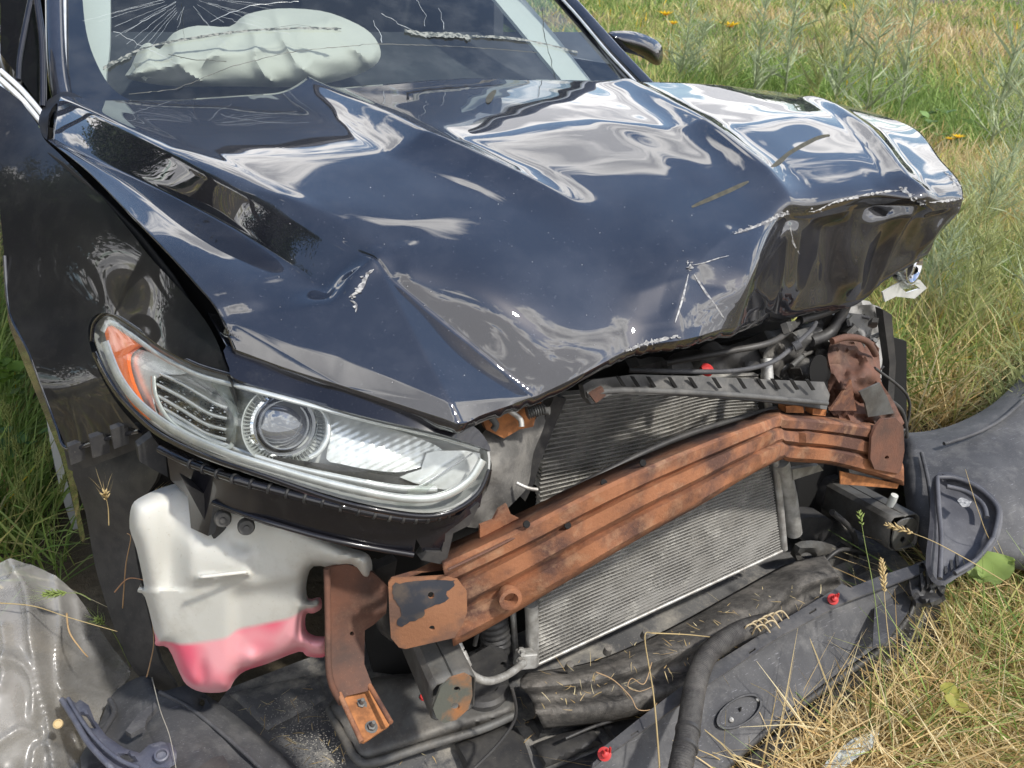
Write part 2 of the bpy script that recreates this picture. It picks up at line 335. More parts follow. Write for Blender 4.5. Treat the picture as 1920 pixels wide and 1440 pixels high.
# the tank: pink coolant stands behind its lower wall
def tankmat():
    m = whitep; t = m.node_tree; L = t.links.new; b = t.nodes['Principled BSDF']; src = b.inputs['Base Color'].links[0].from_socket
    g = t.nodes.new('ShaderNodeNewGeometry'); s = t.nodes.new('ShaderNodeSeparateXYZ'); L(g.outputs['Position'], s.inputs[0])
    n = t.nodes.new('ShaderNodeTexNoise'); n.inputs['Scale'].default_value = 9; L(g.outputs['Position'], n.inputs['Vector'])
    a = t.nodes.new('ShaderNodeMath'); a.operation = 'MULTIPLY_ADD'; a.inputs[1].default_value = -.38; a.inputs[2].default_value = -.32; L(s.outputs['X'], a.inputs[0]); az = t.nodes.new('ShaderNodeMath'); az.operation = 'ADD'; L(a.outputs[0], az.inputs[0]); L(s.outputs['Z'], az.inputs[1]); a = az
    r = t.nodes.new('ShaderNodeMapRange'); r.inputs[1].default_value = LIQ-.004; r.inputs[2].default_value = LIQ+.006; r.inputs[3].default_value = 1; r.inputs[4].default_value = 0; L(a.outputs[0], r.inputs[0])
    n2 = t.nodes.new('ShaderNodeTexNoise'); n2.inputs['Scale'].default_value = 11; n2.inputs['Detail'].default_value = 1; L(g.outputs['Position'], n2.inputs['Vector'])
    r2 = t.nodes.new('ShaderNodeMapRange'); r2.inputs[1].default_value = .42; r2.inputs[2].default_value = .60; L(n2.outputs[0], r2.inputs[0])
    pk = t.nodes.new('ShaderNodeMix'); pk.data_type = 'RGBA'; pk.inputs[6].default_value = (.86, .40, .44, 1); pk.inputs[7].default_value = (.82, .14, .22, 1); L(r2.outputs[0], pk.inputs[0])
    x = t.nodes.new('ShaderNodeMix'); x.data_type = 'RGBA'; L(r.outputs[0], x.inputs[0]); L(src, x.inputs[6]); L(pk.outputs[2], x.inputs[7]); L(x.outputs[2], b.inputs['Base Color'])
LIQ = .372
tankmat()

# ------------------------------------------------------------------ ground
soil = mat('dry_soil', (.11, .085, .055), (.07, .06, .04), rough=.95, scale=3, dust=(.2, .17, .12), dustamt=(.5, .7), dscale=2.5, bump=.01, bscale=30)
def soil_build():
    xs = np.r_[-60, -30, -15, -8, -4, np.linspace(-2.5, 4, 66), 5, 6, 8, 11, 15, 20, 28, 40, 60, 120.]; ys = np.r_[-40, -20, -8, -4, np.linspace(-2, 4, 60), 5, 6, 8, 11, 15, 20, 28, 40, 60, 120, 200.]
    X, Y = np.meshgrid(xs, ys); Z = .018*fbm(X*3, Y*3, 3)-.03
    Z += np.where(np.hypot(X, Y) > 6, .12*fbm(X*.25, Y*.25, 8), 0)
    o = grid('ground', np.dstack([X, Y, Z]), soil); setp(o, kind='structure'); return o
soil_build()

# ================================================================== THE CAR
car = thing('wrecked_car', 'black crashed sedan with crumpled hood, rusty bumper beam and deployed airbag', 'car', (0, 1.0, 0))

# ---- hood
HT = {
 'A': [(90, 264, 1.0), (168, 325, .985), (272, 430, .965), (362, 528, .935), (412, 592, .91), (424, 622, .896), (436, 654, .869)],
 'A2': [(94, 263, 1.0), (218, 336, .987), (346, 432, .965), (451, 530, .937), (508, 605, .905), (525, 658, .885), (536, 690, .857)],
 'B': [(98, 262, 1.0), (270, 345, .98), (420, 425, .96), (540, 500, .940), (620, 572, .91), (640, 675, .872), (640, 722, .844)],
 'C': [(108, 184, 1.045), (300, 285, 1.035), (450, 370, 1.01), (600, 445, .98), (700, 500, .955), (826, 738, .836), (862, 795, .8165)],
 'C2': [(180, 186, 1.052), (385, 285, 1.043), (530, 365, 1.02), (680, 442, .985), (742, 525, .943), (862, 715, .842), (905, 778, .813)],
 'CD': [(350, 186, 1.056), (560, 290, 1.042), (700, 350, 1.018), (860, 430, .982), (920, 540, .935), (970, 680, .858), (1005, 745, .815)],
 'D': [(580, 168, 1.06), (800, 270, 1.045), (930, 325, 1.02), (1070, 385, .988), (1120, 500, .93), (1150, 600, .876), (1175, 660, .838)],
 'E': [(860, 146, 1.066), (1080, 220, 1.055), (1180, 280, 1.028), (1270, 350, .995), (1290, 470, .945), (1290, 570, .888), (1290, 636, .852)],
 'E2': [(1020, 149, 1.062), (1200, 230, 1.05), (1285, 285, 1.025), (1355, 342, .998), (1398, 436, .955), (1396, 540, .90), (1378, 612, .845)],
 'F': [(1180, 152, 1.055), (1320, 240, 1.042), (1390, 290, 1.02), (1440, 335, 1.0), (1478, 398, .965), (1482, 420, .940), (1470, 590, .752)],
 'G': [(1330, 157, 1.04), (1480, 215, 1.042), (1550, 260, 1.02), (1600, 310, 1.0), (1640, 366, .968), (1642, 384, .944), (1600, 562, .752)],
 'H': [(1420, 168, 1.01), (1560, 200, 1.025), (1630, 245, 1.018), (1685, 310, .995), (1737, 378, .96), (1735, 396, .938), (1690, 505, .812)],
 'I': [(1500, 178, .99), (1640, 212, 1.0), (1700, 232, 1.0), (1765, 300, .98), (1806, 366, .95), (1802, 386, .932), (1745, 470, .838)],
}
def pchip(x, y, xi):
    h = np.diff(x); d = np.diff(y, axis=0)/h[:, None]; m = np.zeros_like(y); m[0] = d[0]; m[-1] = d[-1]
    for i in range(1, len(x)-1):
        w1 = 2*h[i]+h[i-1]; w2 = h[i]+2*h[i-1]; s = (d[i-1]*d[i]) > 0
        m[i] = np.where(s, (w1+w2)/(w1/np.where(s, d[i-1], 1)+w2/np.where(s, d[i], 1)), 0)
    k = np.clip(np.searchsorted(x, xi, 'right')-1, 0, len(x)-2); t = ((xi-x[k])/h[k])[:, None]; H = h[k][:, None]
    return (2*t**3-3*t**2+1)*y[k]+(t**3-2*t**2+t)*H*m[k]+(-2*t**3+3*t**2)*y[k+1]+(t**3-t**2)*H*m[k+1]
def crsp(y, n):
    """catmull-rom resample (k,3) -> chord parameterised"""
    x = np.r_[0, np.cumsum(np.linalg.norm(np.diff(y, axis=0), axis=1)**.6)]; m = np.gradient(y, x, axis=0)
    return x, m
def hermite(x, y, m, xi):
    k = np.clip(np.searchsorted(x, xi, 'right')-1, 0, len(x)-2); h = (x[k+1]-x[k])[:, None]; t = (xi-x[k])[:, None]/h
    return (2*t**3-3*t**2+1)*y[k]+(t**3-2*t**2+t)*h*m[k]+(-2*t**3+3*t**2)*y[k+1]+(t**3-t**2)*h*m[k+1]
def seg_dist(x, y, a, b):
    a = np.array(a[:2]); b = np.array(b[:2]); ab = b-a; t = np.clip(((x-a[0])*ab[0]+(y-a[1])*ab[1])/(ab @ ab), 0, 1)
    return np.hypot(x-a[0]-t*ab[0], y-a[1]-t*ab[1]), t
def tent(x, y, pts, h, w, p=1.5):
    """raised crease along a polyline; h may fall off along it"""
    best = np.zeros_like(x); n = len(pts)-1
    for i in range(n):
        d, t = seg_dist(x, y, pts[i], pts[i+1]); hh = h[i]+(h[i+1]-h[i])*t if hasattr(h, '__len__') else h
        v = hh*np.clip(1-d/w, 0, 1)**p; best = np.where(np.abs(v) > np.abs(best), v, best)
    return best
def D_near(a, b):
    r = np.full(len(a), 1e9)
    for p_ in b: r = np.minimum(r, np.hypot(a[:, 0]-p_[0], a[:, 1]-p_[1]))
    return r
def hood_build():
    cols = [np.array([PZ(*c) for c in HT[k]]) for k in HT]; B_, C__ = cols[2], cols[3]; cols = cols[:3]+[B_*.84+C__*.16, B_*.14+C__*.86]+cols[3:]; nv = 230; rows = []
    vp = np.linspace(0, 6, nv); C_ = []
    for c in cols:
        x = np.r_[0, np.cumsum(np.linalg.norm(np.diff(c, axis=0), axis=1))]; C_.append(pchip(x, c, np.interp(vp, range(7), x)))
    C_ = np.array(C_)                                   # cols x nv x 3
    wid = np.r_[0, np.cumsum([.05, .05, .018, .07, .018, .07, .14, .2, .28, .18, .08, .2, .13, .1])]; nu = 380; ui = np.linspace(0, wid[-1], nu)
    G_ = np.zeros((nu, nv, 3))
    for j in range(nv): G_[:, j] = pchip(wid, C_[:, j], ui)
    x, y = G_[..., 0], G_[..., 1]; w = lambda *p: [PZ(*q)[:2] for q in p]
    dz = np.zeros_like(x)
    dz += tent(x, y, w((580, 168, 1.06), (800, 270, 1.05), (1070, 385, .99)), [.030, .030, .010], .085, 1.9)
    dz += tent(x, y, w((1175, 158, 1.055), (1320, 240, 1.045), (1440, 335, 1.0), (1480, 398, .965)), [.020, .024, .016, .012], .075, 1.9)
    dz += tent(x, y, w((1520, 190, 1.01), (1625, 245, 1.02), (1700, 340, .985), (1737, 378, .96)), [.012, .016, .012, .01], .04, 1.4)
    dz += tent(x, y, w((110, 184, 1.045), (300, 285, 1.035), (450, 370, 1.01), (600, 445, .98)), [.006, .008, .008, .004], .05, 1.4)
    # the buckled corner: crest down to the lip, valley beside it
    dz += tent(x, y, w((655, 560, .915), (700, 500, .955)), [.016, .010], .03, 1.2)
    dz += tent(x, y, w((740, 470, .965), (765, 440, .985)), -.003, .03, 1.5)
    # dents and wrinkles round the left-hand nose
    dz += tent(x, y, w((1293, 500, .935), (1265, 610, .86)), .006, .025, 1.2)
    dz += tent(x, y, w((1293, 500, .935), (1370, 600, .85)), -.006, .03, 1.2)
    dz += tent(x, y, w((1370, 440, .955), (1293, 500, .935), (1200, 540, .91)), .004, .03, 1.3)
    dz += .0022*vnoise(x*3+3, y*3, 5)+.0005*vnoise(x*11, y*11, 9)
    G_[..., 2] += dz
    # crumpled front face below the top crease, left-hand half
    V = np.broadcast_to(vp[None, :], x.shape); U = np.broadcast_to(ui[:, None], x.shape)
    m = np.clip((U-wid[10]-.02)/.06, 0, 1)*np.clip((V-5.0)/.15, 0, 1)*np.clip((6.1-V)/.3, 0, 1)
    ux = U*1.0
    fold = .015*np.sin(ux*22+1.2*vnoise(V*1.2, ux*3, 3))+.016*vnoise(ux*13, V*1.6, 6)+.005*vnoise(ux*36, V*2.1, 7)-.014*(1-np.abs(vnoise(ux*9+.3*V, V*.7, 14)))**4
    G_[..., 1] += m*fold; G_[..., 0] += m*fold*.4
    G_[..., 2] += np.clip((U-wid[10]-.02)/.06, 0, 1)*np.exp(-((V-4.6)/.5)**2)*.006*vnoise(ux*16, V*2, 12)
    # flat facets of the buckled near corner, blended into the sheet round them
    sh_ = G_.shape; q = G_.reshape(-1, 3); dd = q-CP; zd = dd @ cf; pp = np.c_[960+FPX*(dd @ cs)/zd, 720-FPX*(dd @ cu)/zd]
    K, J, L_, M_ = (714, 508, .952), (1002, 743, .803), (862, 796, .790), (846, 756, .838); O, O2, N1, N2, Q_ = (425, 602, .902), (432, 660, .878), (640, 666, .868), (640, 723, .832), (652, 562, .918)
    def onpl(tri, px, py):
        a, b, c = [PZ(*v) for v in tri]; n = np.cross(b-a, c-a); r = rays(px, py)[0]; return (px, py, float((CP+r*(((a-CP) @ n)/(r @ n)))[2]))
    L_ = (862, 796, .8165); O2 = onpl((O, M_, L_), 432, 660); N2 = onpl((O, M_, L_), 640, 723); Q_ = onpl((K, M_, O), 652, 562); N1 = onpl((K, M_, O), 640, 668)
    tris = [(K, J, M_), (J, L_, M_), (K, M_, Q_), (Q_, M_, N1), (Q_, N1, O), (O, N1, N2), (O, N2, O2), (N1, M_, N2), (M_, L_, N2)]
    newz = np.full(len(q), np.nan)
    def plane_z(tri, P2):
        a, b, c = [PZ(*v) for v in tri]; n = np.cross(b-a, c-a); r = rays(P2[:, 0], P2[:, 1]); return ((a-CP) @ n)/(r @ n)
    for tri in tris:
        poly = np.array([v[:2] for v in tri], float); c0 = poly.mean(0); poly = c0+(poly-c0)*1.004; i_ = inside(pp, poly); 
        if i_.any(): newz[i_] = plane_z(tri, pp[i_])
    # samples of the facet rim carry the offset outwards
    rim = dense([K[:2], J[:2], (1010, 752), (862, 812), (640, 738), (425, 672), O[:2], Q_[:2]], 5); ins = ~np.isnan(newz); di = newz-zd; idx = np.where(ins)[0]
    rv_ = np.array([di[idx[np.argmin(((pp[idx]-r)**2).sum(1))]] for r in rim]); out = np.where(~ins & (distedge(pp, rim[::2]) < 240))[0]
    D2 = ((pp[out][:, None]-rim[None])**2).sum(2); wgt = 1/(D2+30)**1.5; ext = (wgt*rv_).sum(1)/wgt.sum(1); ext *= np.exp(-D2.min(1)/np.where(pp[out][:, 0] > 800, 85., 26.)**2)
    t_ = zd.copy(); t_[ins] = newz[ins]; t_[out] += ext; r_ = rays(pp[:, 0], pp[:, 1]); G_ = (CP+r_*t_[:, None]).reshape(sh_)
    mask = np.zeros(len(q)); mask[out] = 1; mask[pp[:, 0] < 770] = 0; mask[D_near(pp, rim) < 7] = 0; mask = mask.reshape(sh_[:2])[1:-1, 1:-1, None]
    for _ in range(60):
        H = G_.copy(); H[1:-1, 1:-1] = G_[1:-1, 1:-1]*(1-mask)+mask*(G_[1:-1, 1:-1]+G_[:-2, 1:-1]+G_[2:, 1:-1]+G_[1:-1, :-2]+G_[1:-1, 2:])/5; G_ = H
    # soften the folds by a couple of relaxation steps
    for _ in range(3):
        H = G_.copy(); H[1:-1, 1:-1] = (G_[1:-1, 1:-1]*2+G_[:-2, 1:-1]+G_[2:, 1:-1]+G_[1:-1, :-2]+G_[1:-1, 2:])/6; G_ = H
    # return flange under the lip and closed underside
    lip = G_[:, -1]; add = []
    for dy, dz_, dx in ((.004, -.012, 0), (.012, -.020, 0), (.03, -.014, 0), (.14, .0, 0)):
        r = lip+np.array([dx, dy, dz_]); r[:, 2] += .002*vnoise(ui*60, ui*0, 4); add.append(r)
    G2 = np.concatenate([G_, np.stack(add, 1)], 1)
    o = grid('hood', G2, paint, car, thick=0, sharp=55); o['label'] = 'crumpled black hood folded up at its front edge'
    s = o.modifiers.new('thickness', 'SOLIDIFY'); s.thickness = .004; s.offset = -1
    return o, G_, ui, wid, vp
hood, HG, HU, HW, HV = hood_build()
# flip test
def orient_up(o):
    me = o.data; n = sum((p.normal.z*p.area for p in me.polygons))
    if n < 0: me.flip_normals()
orient_up(hood)
# nearest point of the hood for a photo pixel
HGf = HG.reshape(-1, 3); _d = HGf-CP; _z = _d @ cf; HPX = np.c_[960+FPX*(_d @ cs)/_z, 720-FPX*(_d @ cu)/_z]
def onhood(px, py, up=.0015):
    i = np.argmin((HPX[:, 0]-px)**2+(HPX[:, 1]-py)**2); return HGf[i]+np.array([0, -.4, .9])*up
def flakes(name, lines, mat_, parent, n, size, seed=1, spread=3):
    r = random.Random(seed); V = []; F = []
    for line, cnt in lines:
        L_ = curve2(line, 8, False) if len(line) > 2 else dense(line, 4)[: max(2, int(np.linalg.norm(np.array(line[1])-line[0])/4))]
        for _ in range(cnt):
            q = L_[r.randrange(len(L_))]; px, py = q[0]+r.gauss(0, spread), q[1]+r.gauss(0, spread); c = onhood(px, py, .002)
            k = len(V); m = r.randint(4, 7); s = size*r.uniform(.3, 1.5); a0 = r.random()*6; st = r.uniform(1, 2.6)
            for j in range(m):
                a = a0+j*2*math.pi/m; rr = s*r.uniform(.4, 1.1); V.append(c+cs*rr*math.cos(a)*st+cu*rr*math.sin(a)+cf*r.uniform(-.001, .0005))
            F.append(tuple(range(k, k+m)))
    o = mk(name, V, F, mat_, parent, False); o['kind'] = 'stuff'; return o
fl = flakes('paint_chips', [([(1175, 662), (1215, 645), (1262, 632), (1275, 636)], 14), ([(1372, 440), (1430, 418), (1478, 400)], 16), ([(1468, 402), (1480, 400)], 14), ([(1520, 392), (1535, 400), (1560, 382), (1600, 372), (1660, 360), (1695, 358)], 12),
        ([(1690, 355), (1705, 362), (1722, 376), (1735, 382)], 18), ([(1735, 380), (1770, 376), (1803, 374)], 8), ([(1290, 496), (1294, 512)], 16), ([(655, 560), (672, 540), (690, 512), (697, 505)], 10), ([(660, 560), (668, 582)], 3), ([(1770, 320), (1800, 355)], 14)], chipm, hood, 0, .0018, 3, 2)
mk('stone_chips', *(lambda: (lambda V, F: (V, F))(*(lambda rr: join([(lambda c: ([c+cs*.0007*math.cos(a)*1.3+cu*.0005*math.sin(a) for a in (0, 1.2, 2.5, 3.8, 5)], [(0, 1, 2, 3, 4)]))(onhood(*q, .0015)) for q in
    [(rr.uniform(480, 1500), rr.uniform(330, 720)) for _ in range(60)] if distedge(np.array([q]), np.array([(430, 640), (860, 780), (1280, 620), (1500, 380), (600, 300)]))[0] > 0 and inside(np.array([q]), np.array([(430, 630), (860, 780), (1280, 620), (1490, 380), (600, 300)], float))[0]]))(random.Random(4))))(), chipm, hood, False)['kind'] = 'stuff'
rj = random.Random(8)
# scratches on the hood (thin bare lines)
def hood_line(name, pts, w, m_, jag=0):
    L_ = curve2(pts, 10, False); c = np.array([onhood(a, b, .0012) for a, b in L_]); c = np.array([c[max(0, i-3):i+4].mean(0) for i in range(len(c))]); V = []; F = []
    for i, q in enumerate(c):
        t = i/(len(c)-1); ww = w*(.25+math.sin(math.pi*t))*.5*(1 if not jag else rj.uniform(.05, 1.5)); T = c[min(i+1, len(c)-1)]-c[max(i-1, 0)]; s = np.cross(T, cf); s /= np.linalg.norm(s)+1e-9; V += [q-s*ww, q+s*ww]
        if i: F.append((2*i-2, 2*i-1, 2*i+1, 2*i))
    return mk(name, V, F, m_, hood)
for pts, w_ in [([(1370, 441), (1420, 424), (1466, 404)], .003), ([(1292, 510), (1280, 560), (1263, 612)], .0022), ([(1298, 510), (1330, 560), (1362, 604)], .0028), ([(1294, 500), (1330, 490), (1370, 478)], .0012), ([(652, 562), (676, 545), (692, 510)], .003), ([(655, 562), (668, 572), (666, 588)], .0022), ([(1480, 418), (1484, 450), (1500, 480)], .003)]:
    hood_line('scratch', pts, w_, chipm)
for pts, w_ in [([(1175, 662), (1190, 652), (1215, 643), (1240, 638), (1275, 630)], .006), ([(1440, 414), (1465, 403), (1482, 402)], .005), ([(1515, 398), (1530, 396), (1560, 381), (1590, 374), (1620, 367), (1660, 360), (1692, 358)], .0045), ([(1688, 352), (1700, 362), (1722, 378), (1738, 384)], .009), ([(1738, 380), (1770, 377), (1803, 374)], .0045), ([(1765, 318), (1785, 336), (1803, 358)], .0035), ([(657, 558), (674, 540), (690, 514), (700, 503)], .003)]:
    hood_line('bare_edge', pts, w_, chipm, 1)
smear = mat('dirt_smear', (.06, .055, .035), (.03, .03, .02), rough=.7, scale=60)
for pts, w_ in [([(1290, 392), (1350, 368), (1410, 338)], .009), ([(1436, 324), (1480, 290), (1530, 262), (1558, 254)], .010), ([(915, 196), (918, 184), (930, 168)], .012)]:
    hood_line('dirt_smear', pts, w_, smear)

# ---- fender (image left) and gap channel
fend_out = curve2([(72, 235), (84, 262), (110, 287), (173, 350), (233, 420), (280, 480), (322, 526), (367, 577), (402, 630), (430, 702)], 4, False).tolist()+curve2([(432, 702), (380, 690), (318, 660), (262, 622), (215, 590), (180, 590), (166, 615), (172, 660), (192, 710), (222, 760), (262, 806)], 4, False).tolist()+[(240, 800), (180, 822), (125, 840), (108, 800), (85, 740), (55, 660), (18, 585), (8, 480), (-6, 330), (-10, 200), (0, 160), (40, 190)]
fctrl = [(72, 235, 1.10), (120, 300, .95), (190, 365, .77), (250, 430, .62), (310, 505, .48), (400, 635, .30), (432, 702, .22), (318, 660, .36), (215, 590, .60), (166, 615, .65), (192, 710, .54), (262, 806, .43), (125, 840, .60), (55, 660, .74), (18, 585, .86), (0, 330, 1.05), (-10, 200, 1.18), (40, 190, 1.2)]
patch('fender', fend_out, byY(fctrl, None), paint_d, car, step=9, thick=0, sharp=60)
# dark channel between fender and hood
ch = np.array([(80, 265), (125, 296), (200, 360), (270, 430), (330, 505), (375, 575), (415, 640), (440, 705)]); chin = [1.05, .93, .76, .6, .46, .38, .28, .2]
rows = []
for (px, py), y_ in zip(ch, chin):
    a = P(px-8, py+6, y_); b = P(px+44, py-8, y_+.03); rows.append([a+(0, 0, -.004), a+(.005, 0, -.05), (a+b)/2+(0, 0, -.06), b+(0, 0, -.05), b+(.02, 0, -.02)])
grid('fender_channel', np.array(rows), black, car, thick=.003)
# black bridge panel below hood lip above the headlight
patch('headlight_top_panel', curve2([(425, 648), (520, 678), (640, 715), (760, 760), (872, 792), (905, 815), (920, 845), (900, 838), (820, 812), (700, 785), (560, 748), (445, 712), (430, 690)], 3), byY([(425, 648, .25), (640, 720, .13), (872, 795, .035), (920, 840, .02), (820, 812, .03), (560, 748, .145), (445, 712, .19)]), plas_g, car, step=12, thick=.004)

# ---- headlight
hl_out = curve2([(176, 622), (182, 602), (205, 594), (240, 612), (300, 655), (370, 692), (440, 712), (560, 744), (700, 780), (820, 806), (900, 830), (914, 850), (912, 890), (885, 925), (838, 952), (770, 956), (640, 930), (500, 885), (390, 848), (305, 806), (245, 755), (208, 705), (184, 655)], 4)
hctrl = [(176, 622, .655), (205, 594, .62), (300, 655, .40), (440, 712, .20), (560, 744, .14), (700, 780, .085), (900, 830, .03), (914, 870, .02), (838, 952, .015), (640, 930, .055), (500, 885, .12), (390, 848, .205), (305, 806, .33), (245, 755, .43), (208, 705, .51), (184, 655, .60), (500, 800, .125), (350, 740, .29), (700, 860, .045), (260, 680, .44)]
hf = byY(hctrl); hlp = thing('headlight_tmp', '', '') if False else None
def HL(px, py, back): 
    px = np.atleast_1d(np.asarray(px, float)); py = np.atleast_1d(np.asarray(py, float)); q = hf(px, py, None); r = rays(px, py); r /= np.linalg.norm(r, axis=1)[:, None]
    return q+r*(back if np.isscalar(back) else np.asarray(back)[:, None])
def hmap(back, bulge=0, rr=20): return lambda px, py, d: HL(px, py, back-bulge*(1-np.exp(-d/rr)) if bulge else back)
hsg = patch('headlight', hl_out, lambda px, py, d: HL(px, py, .02+.05*(1-np.exp(-d/14))), mat('headlight_housing', (.36, .37, .36), (.5, .51, .5), rough=.35, scale=10, metal=.2), car, step=9, thick=.003)
hsg['label'] = 'hazy right headlight with amber reflector and projector lens'
patch('lens_cover', hl_out, hmap(0, .006, 12), lensm, hsg, step=12, thick=0)
def ribbon_px(name, pts, w, back, m_, parent, n=6, prof=3, hump=.006):
    L_ = curve2(pts, n, False); T = np.gradient(L_, axis=0); T /= np.linalg.norm(T, axis=1)[:, None]; Nn = np.c_[-T[:, 1], T[:, 0]]; W_ = np.interp(np.linspace(0, 1, len(L_)), np.linspace(0, 1, len(w)), w) if hasattr(w, '__len__') else np.full(len(L_), w)
    A = []
    for s in np.linspace(-1, 1, prof*2+1):
        q = L_+Nn*(W_*s)[:, None]; A.append(HL(q[:, 0], q[:, 1], back-hump*math.sqrt(max(0, 1-s*s))))
    return grid(name, np.array(A), m_, parent, thick=0)
# rim trims
ribbon_px('rim_trim', [(196, 640), (222, 705), (262, 758), (330, 808), (420, 848), (520, 880), (650, 915), (760, 935), (830, 930), (880, 900), (905, 862)], 8, .010, chromed, hsg)
ribbon_px('rim_trim', [(192, 622), (206, 604), (240, 624), (300, 666), (370, 702), (440, 722), (560, 754), (700, 790), (820, 818), (900, 842)], 5, .010, chromed, hsg)
ribbon_px('seal', [(172, 640), (178, 605), (205, 588), (250, 612), (305, 650), (370, 684), (440, 704)], 4, -.002, plas_g, hsg, hump=.003)
ribbon_px('seal', [(176, 660), (204, 715), (240, 762), (300, 815), (390, 858), (500, 895), (640, 942), (770, 967), (840, 962), (895, 928), (918, 880)], 5, .002, plas_g, hsg, hump=.004)
ribbon_px('inner_bar', [(300, 770), (330, 792), (400, 828), (500, 865), (620, 893), (740, 915), (820, 918)], 7, .03, chromed, hsg)
# amber reflector
patch('amber_reflector', curve2([(196, 622), (204, 612), (222, 612), (262, 642), (256, 650), (240, 664), (240, 690), (252, 730), (278, 783), (270, 780), (245, 756), (218, 705)], 3), hmap(.012, .003, 5), amber, hsg, step=6, thick=.006)
# silver bowl behind reflector
patch('bezel', curve2([(240, 670), (262, 655), (310, 675), (350, 700), (300, 705), (285, 735), (300, 790), (340, 825), (300, 806), (262, 765), (246, 715)], 3), hmap(.035), chromed, hsg, step=8, thick=.002)
# signal bars: tiers of clear bars with faceted crystals
patch('signal_bowl', curve2([(285, 712), (300, 700), (345, 705), (400, 738), (440, 760), (440, 830), (425, 845), (380, 830), (320, 795), (290, 760)], 3), hmap(.055), mat('grey_bowl', (.42, .44, .43), rough=.3, metal=.3), hsg, step=9, thick=.002)
bars = [[(300, 700), (345, 722), (400, 755), (425, 765)], [(293, 720), (340, 745), (390, 775), (425, 785)], [(296, 742), (340, 768), (385, 795), (424, 806)], [(306, 765), (345, 788), (385, 812), (424, 824)], [(322, 788), (360, 808), (400, 830), (432, 836)]]
for b_ in bars: ribbon_px('light_bar', b_, 3.2, .03, lens2 if False else chromed, hsg, hump=.008)
fv = []
rr = random.Random(9)
for i in range(4):
    A = curve2(bars[i], 8, False); B = curve2(bars[i+1], 8, False)
    for k in range(len(A)-1):
        for s in (.18, .42, .66):
            c = A[k]*(1-s)+B[k]*s; g = 3.0; q = [(c[0]-g, c[1]-g), (c[0]+g, c[1]-g*.4), (c[0]+g, c[1]+g), (c[0]-g, c[1]+g*.6)]
            v = list(HL([a[0] for a in q]+[c[0]], [a[1] for a in q]+[c[1]], .05))[:5]; v[4] = HL(c[0]+rr.uniform(-2, 2), c[1]+rr.uniform(-2, 2), .038)[0]
            fv.append((v, [(0, 1, 4), (1, 2, 4), (2, 3, 4), (3, 0, 4)]))
mk('facets', *join(fv), chrome, hsg, False)['kind'] = 'stuff'
ribbon_px('light_guide', [(287, 705), (292, 745), (318, 790), (360, 818), (420, 842), (436, 832)], 5, .022, mat('milky_guide', (.6, .63, .6), rough=.2, coat=.6), hsg, hump=.007)
# projector
pc = HL(530, 795, .07)[0]; pn = CP-pc; pn = pn/np.linalg.norm(pn); pn = (pn+np.array([.12, -.1, -.12])); pn /= np.linalg.norm(pn)
S1 = np.linalg.norm(pc-CP)/FPX   # metres per pixel there
lathe('projector_shroud', pc, pn, [(76*S1, .022), (74*S1, .022), (70*S1, .016), (64*S1, .010), (58*S1, .012)], MT['grey_bowl'], hsg, 48)
rv = []
a_, b_, n_ = basis(pn)
for k in range(64):
    th = 2*math.pi*k/64; d = a_*math.cos(th)+b_*math.sin(th); t_ = -a_*math.sin(th)+b_*math.cos(th)
    c = pc+d*65*S1+n_*.014; rv.append(([c-t_*.0012-d*.006, c+t_*.0012-d*.006, c+t_*.0016+d*.006+n_*.002, c-t_*.0016+d*.006+n_*.002, c-d*.006+n_*.004, c+d*.006+n_*.006], [(0, 4, 5, 3), (1, 2, 5, 4), (0, 1, 4), (2, 3, 5)]))
mk('ribbed_ring', *join(rv), MT['grey_bowl'], hsg, False)['kind'] = 'stuff'
lathe('projector_ring', pc, pn, [(60*S1, .004), (60*S1, .016), (55*S1, .018), (50*S1, .014), (49*S1, .004)], chrome, hsg, 48)
dome = mat('projector_glass', (.05, .055, .075), rough=.03, coat=1., spec=1., ior=1.9)
lathe('projector_lens', pc, pn, [(49.5*S1, .006)]+[(49*S1*math.cos(t), .006+.022*math.sin(t)) for t in np.linspace(.05, math.pi/2, 10)], dome, hsg, 48)
# second cup right of the projector, ribbed reflector
ribbon_px('bezel_arc', [(594, 760), (612, 780), (615, 815), (600, 845), (580, 858)], 5, .035, chromed, hsg, hump=.003)
ribbon_px('bezel_arc', [(474, 750), (460, 775), (460, 810), (474, 832)], 4, .034, chromed, hsg, hump=.003)
patch('clear_cup', curve2([(395, 715), (440, 728), (480, 745), (455, 775), (455, 815), (470, 840), (430, 840), (440, 790), (420, 750)], 3), hmap(.028), lens2, hsg, step=8, thick=.003)
patch('reflector_bowl', curve2([(610, 770), (680, 790), (760, 812), (832, 845), (800, 870), (750, 885), (690, 880), (640, 870), (612, 860), (620, 815)], 3), lambda px, py, d: HL(px, py, .045+.0007*np.sin(((px-720)*.55+(py-850)*1.1)/2.2)+.0004*np.sin(px/3.)), chromed, hsg, step=4, thick=0, sharp=None)
patch('side_reflector', curve2([(800, 850), (840, 845), (900, 850), (893, 885), (850, 915), (815, 915), (750, 895), (790, 880)], 2), hmap(.04), chromed, hsg, step=10, thick=.002)
ribbon_px('bezel_arc', [(886, 850), (840, 880), (800, 905), (770, 922)], 2, .03, chrome, hsg, hump=.004)
patch('tab', [(765, 918), (800, 905), (815, 908), (783, 940), (762, 938)], hmap(.012), lens2, hsg, step=8, thick=.002)
patch('dark_floor', curve2([(440, 842), (520, 858), (620, 872), (700, 888), (790, 900), (760, 915), (640, 890), (520, 868), (430, 848)], 2), hmap(.045), plas, hsg, step=9, thick=.002)
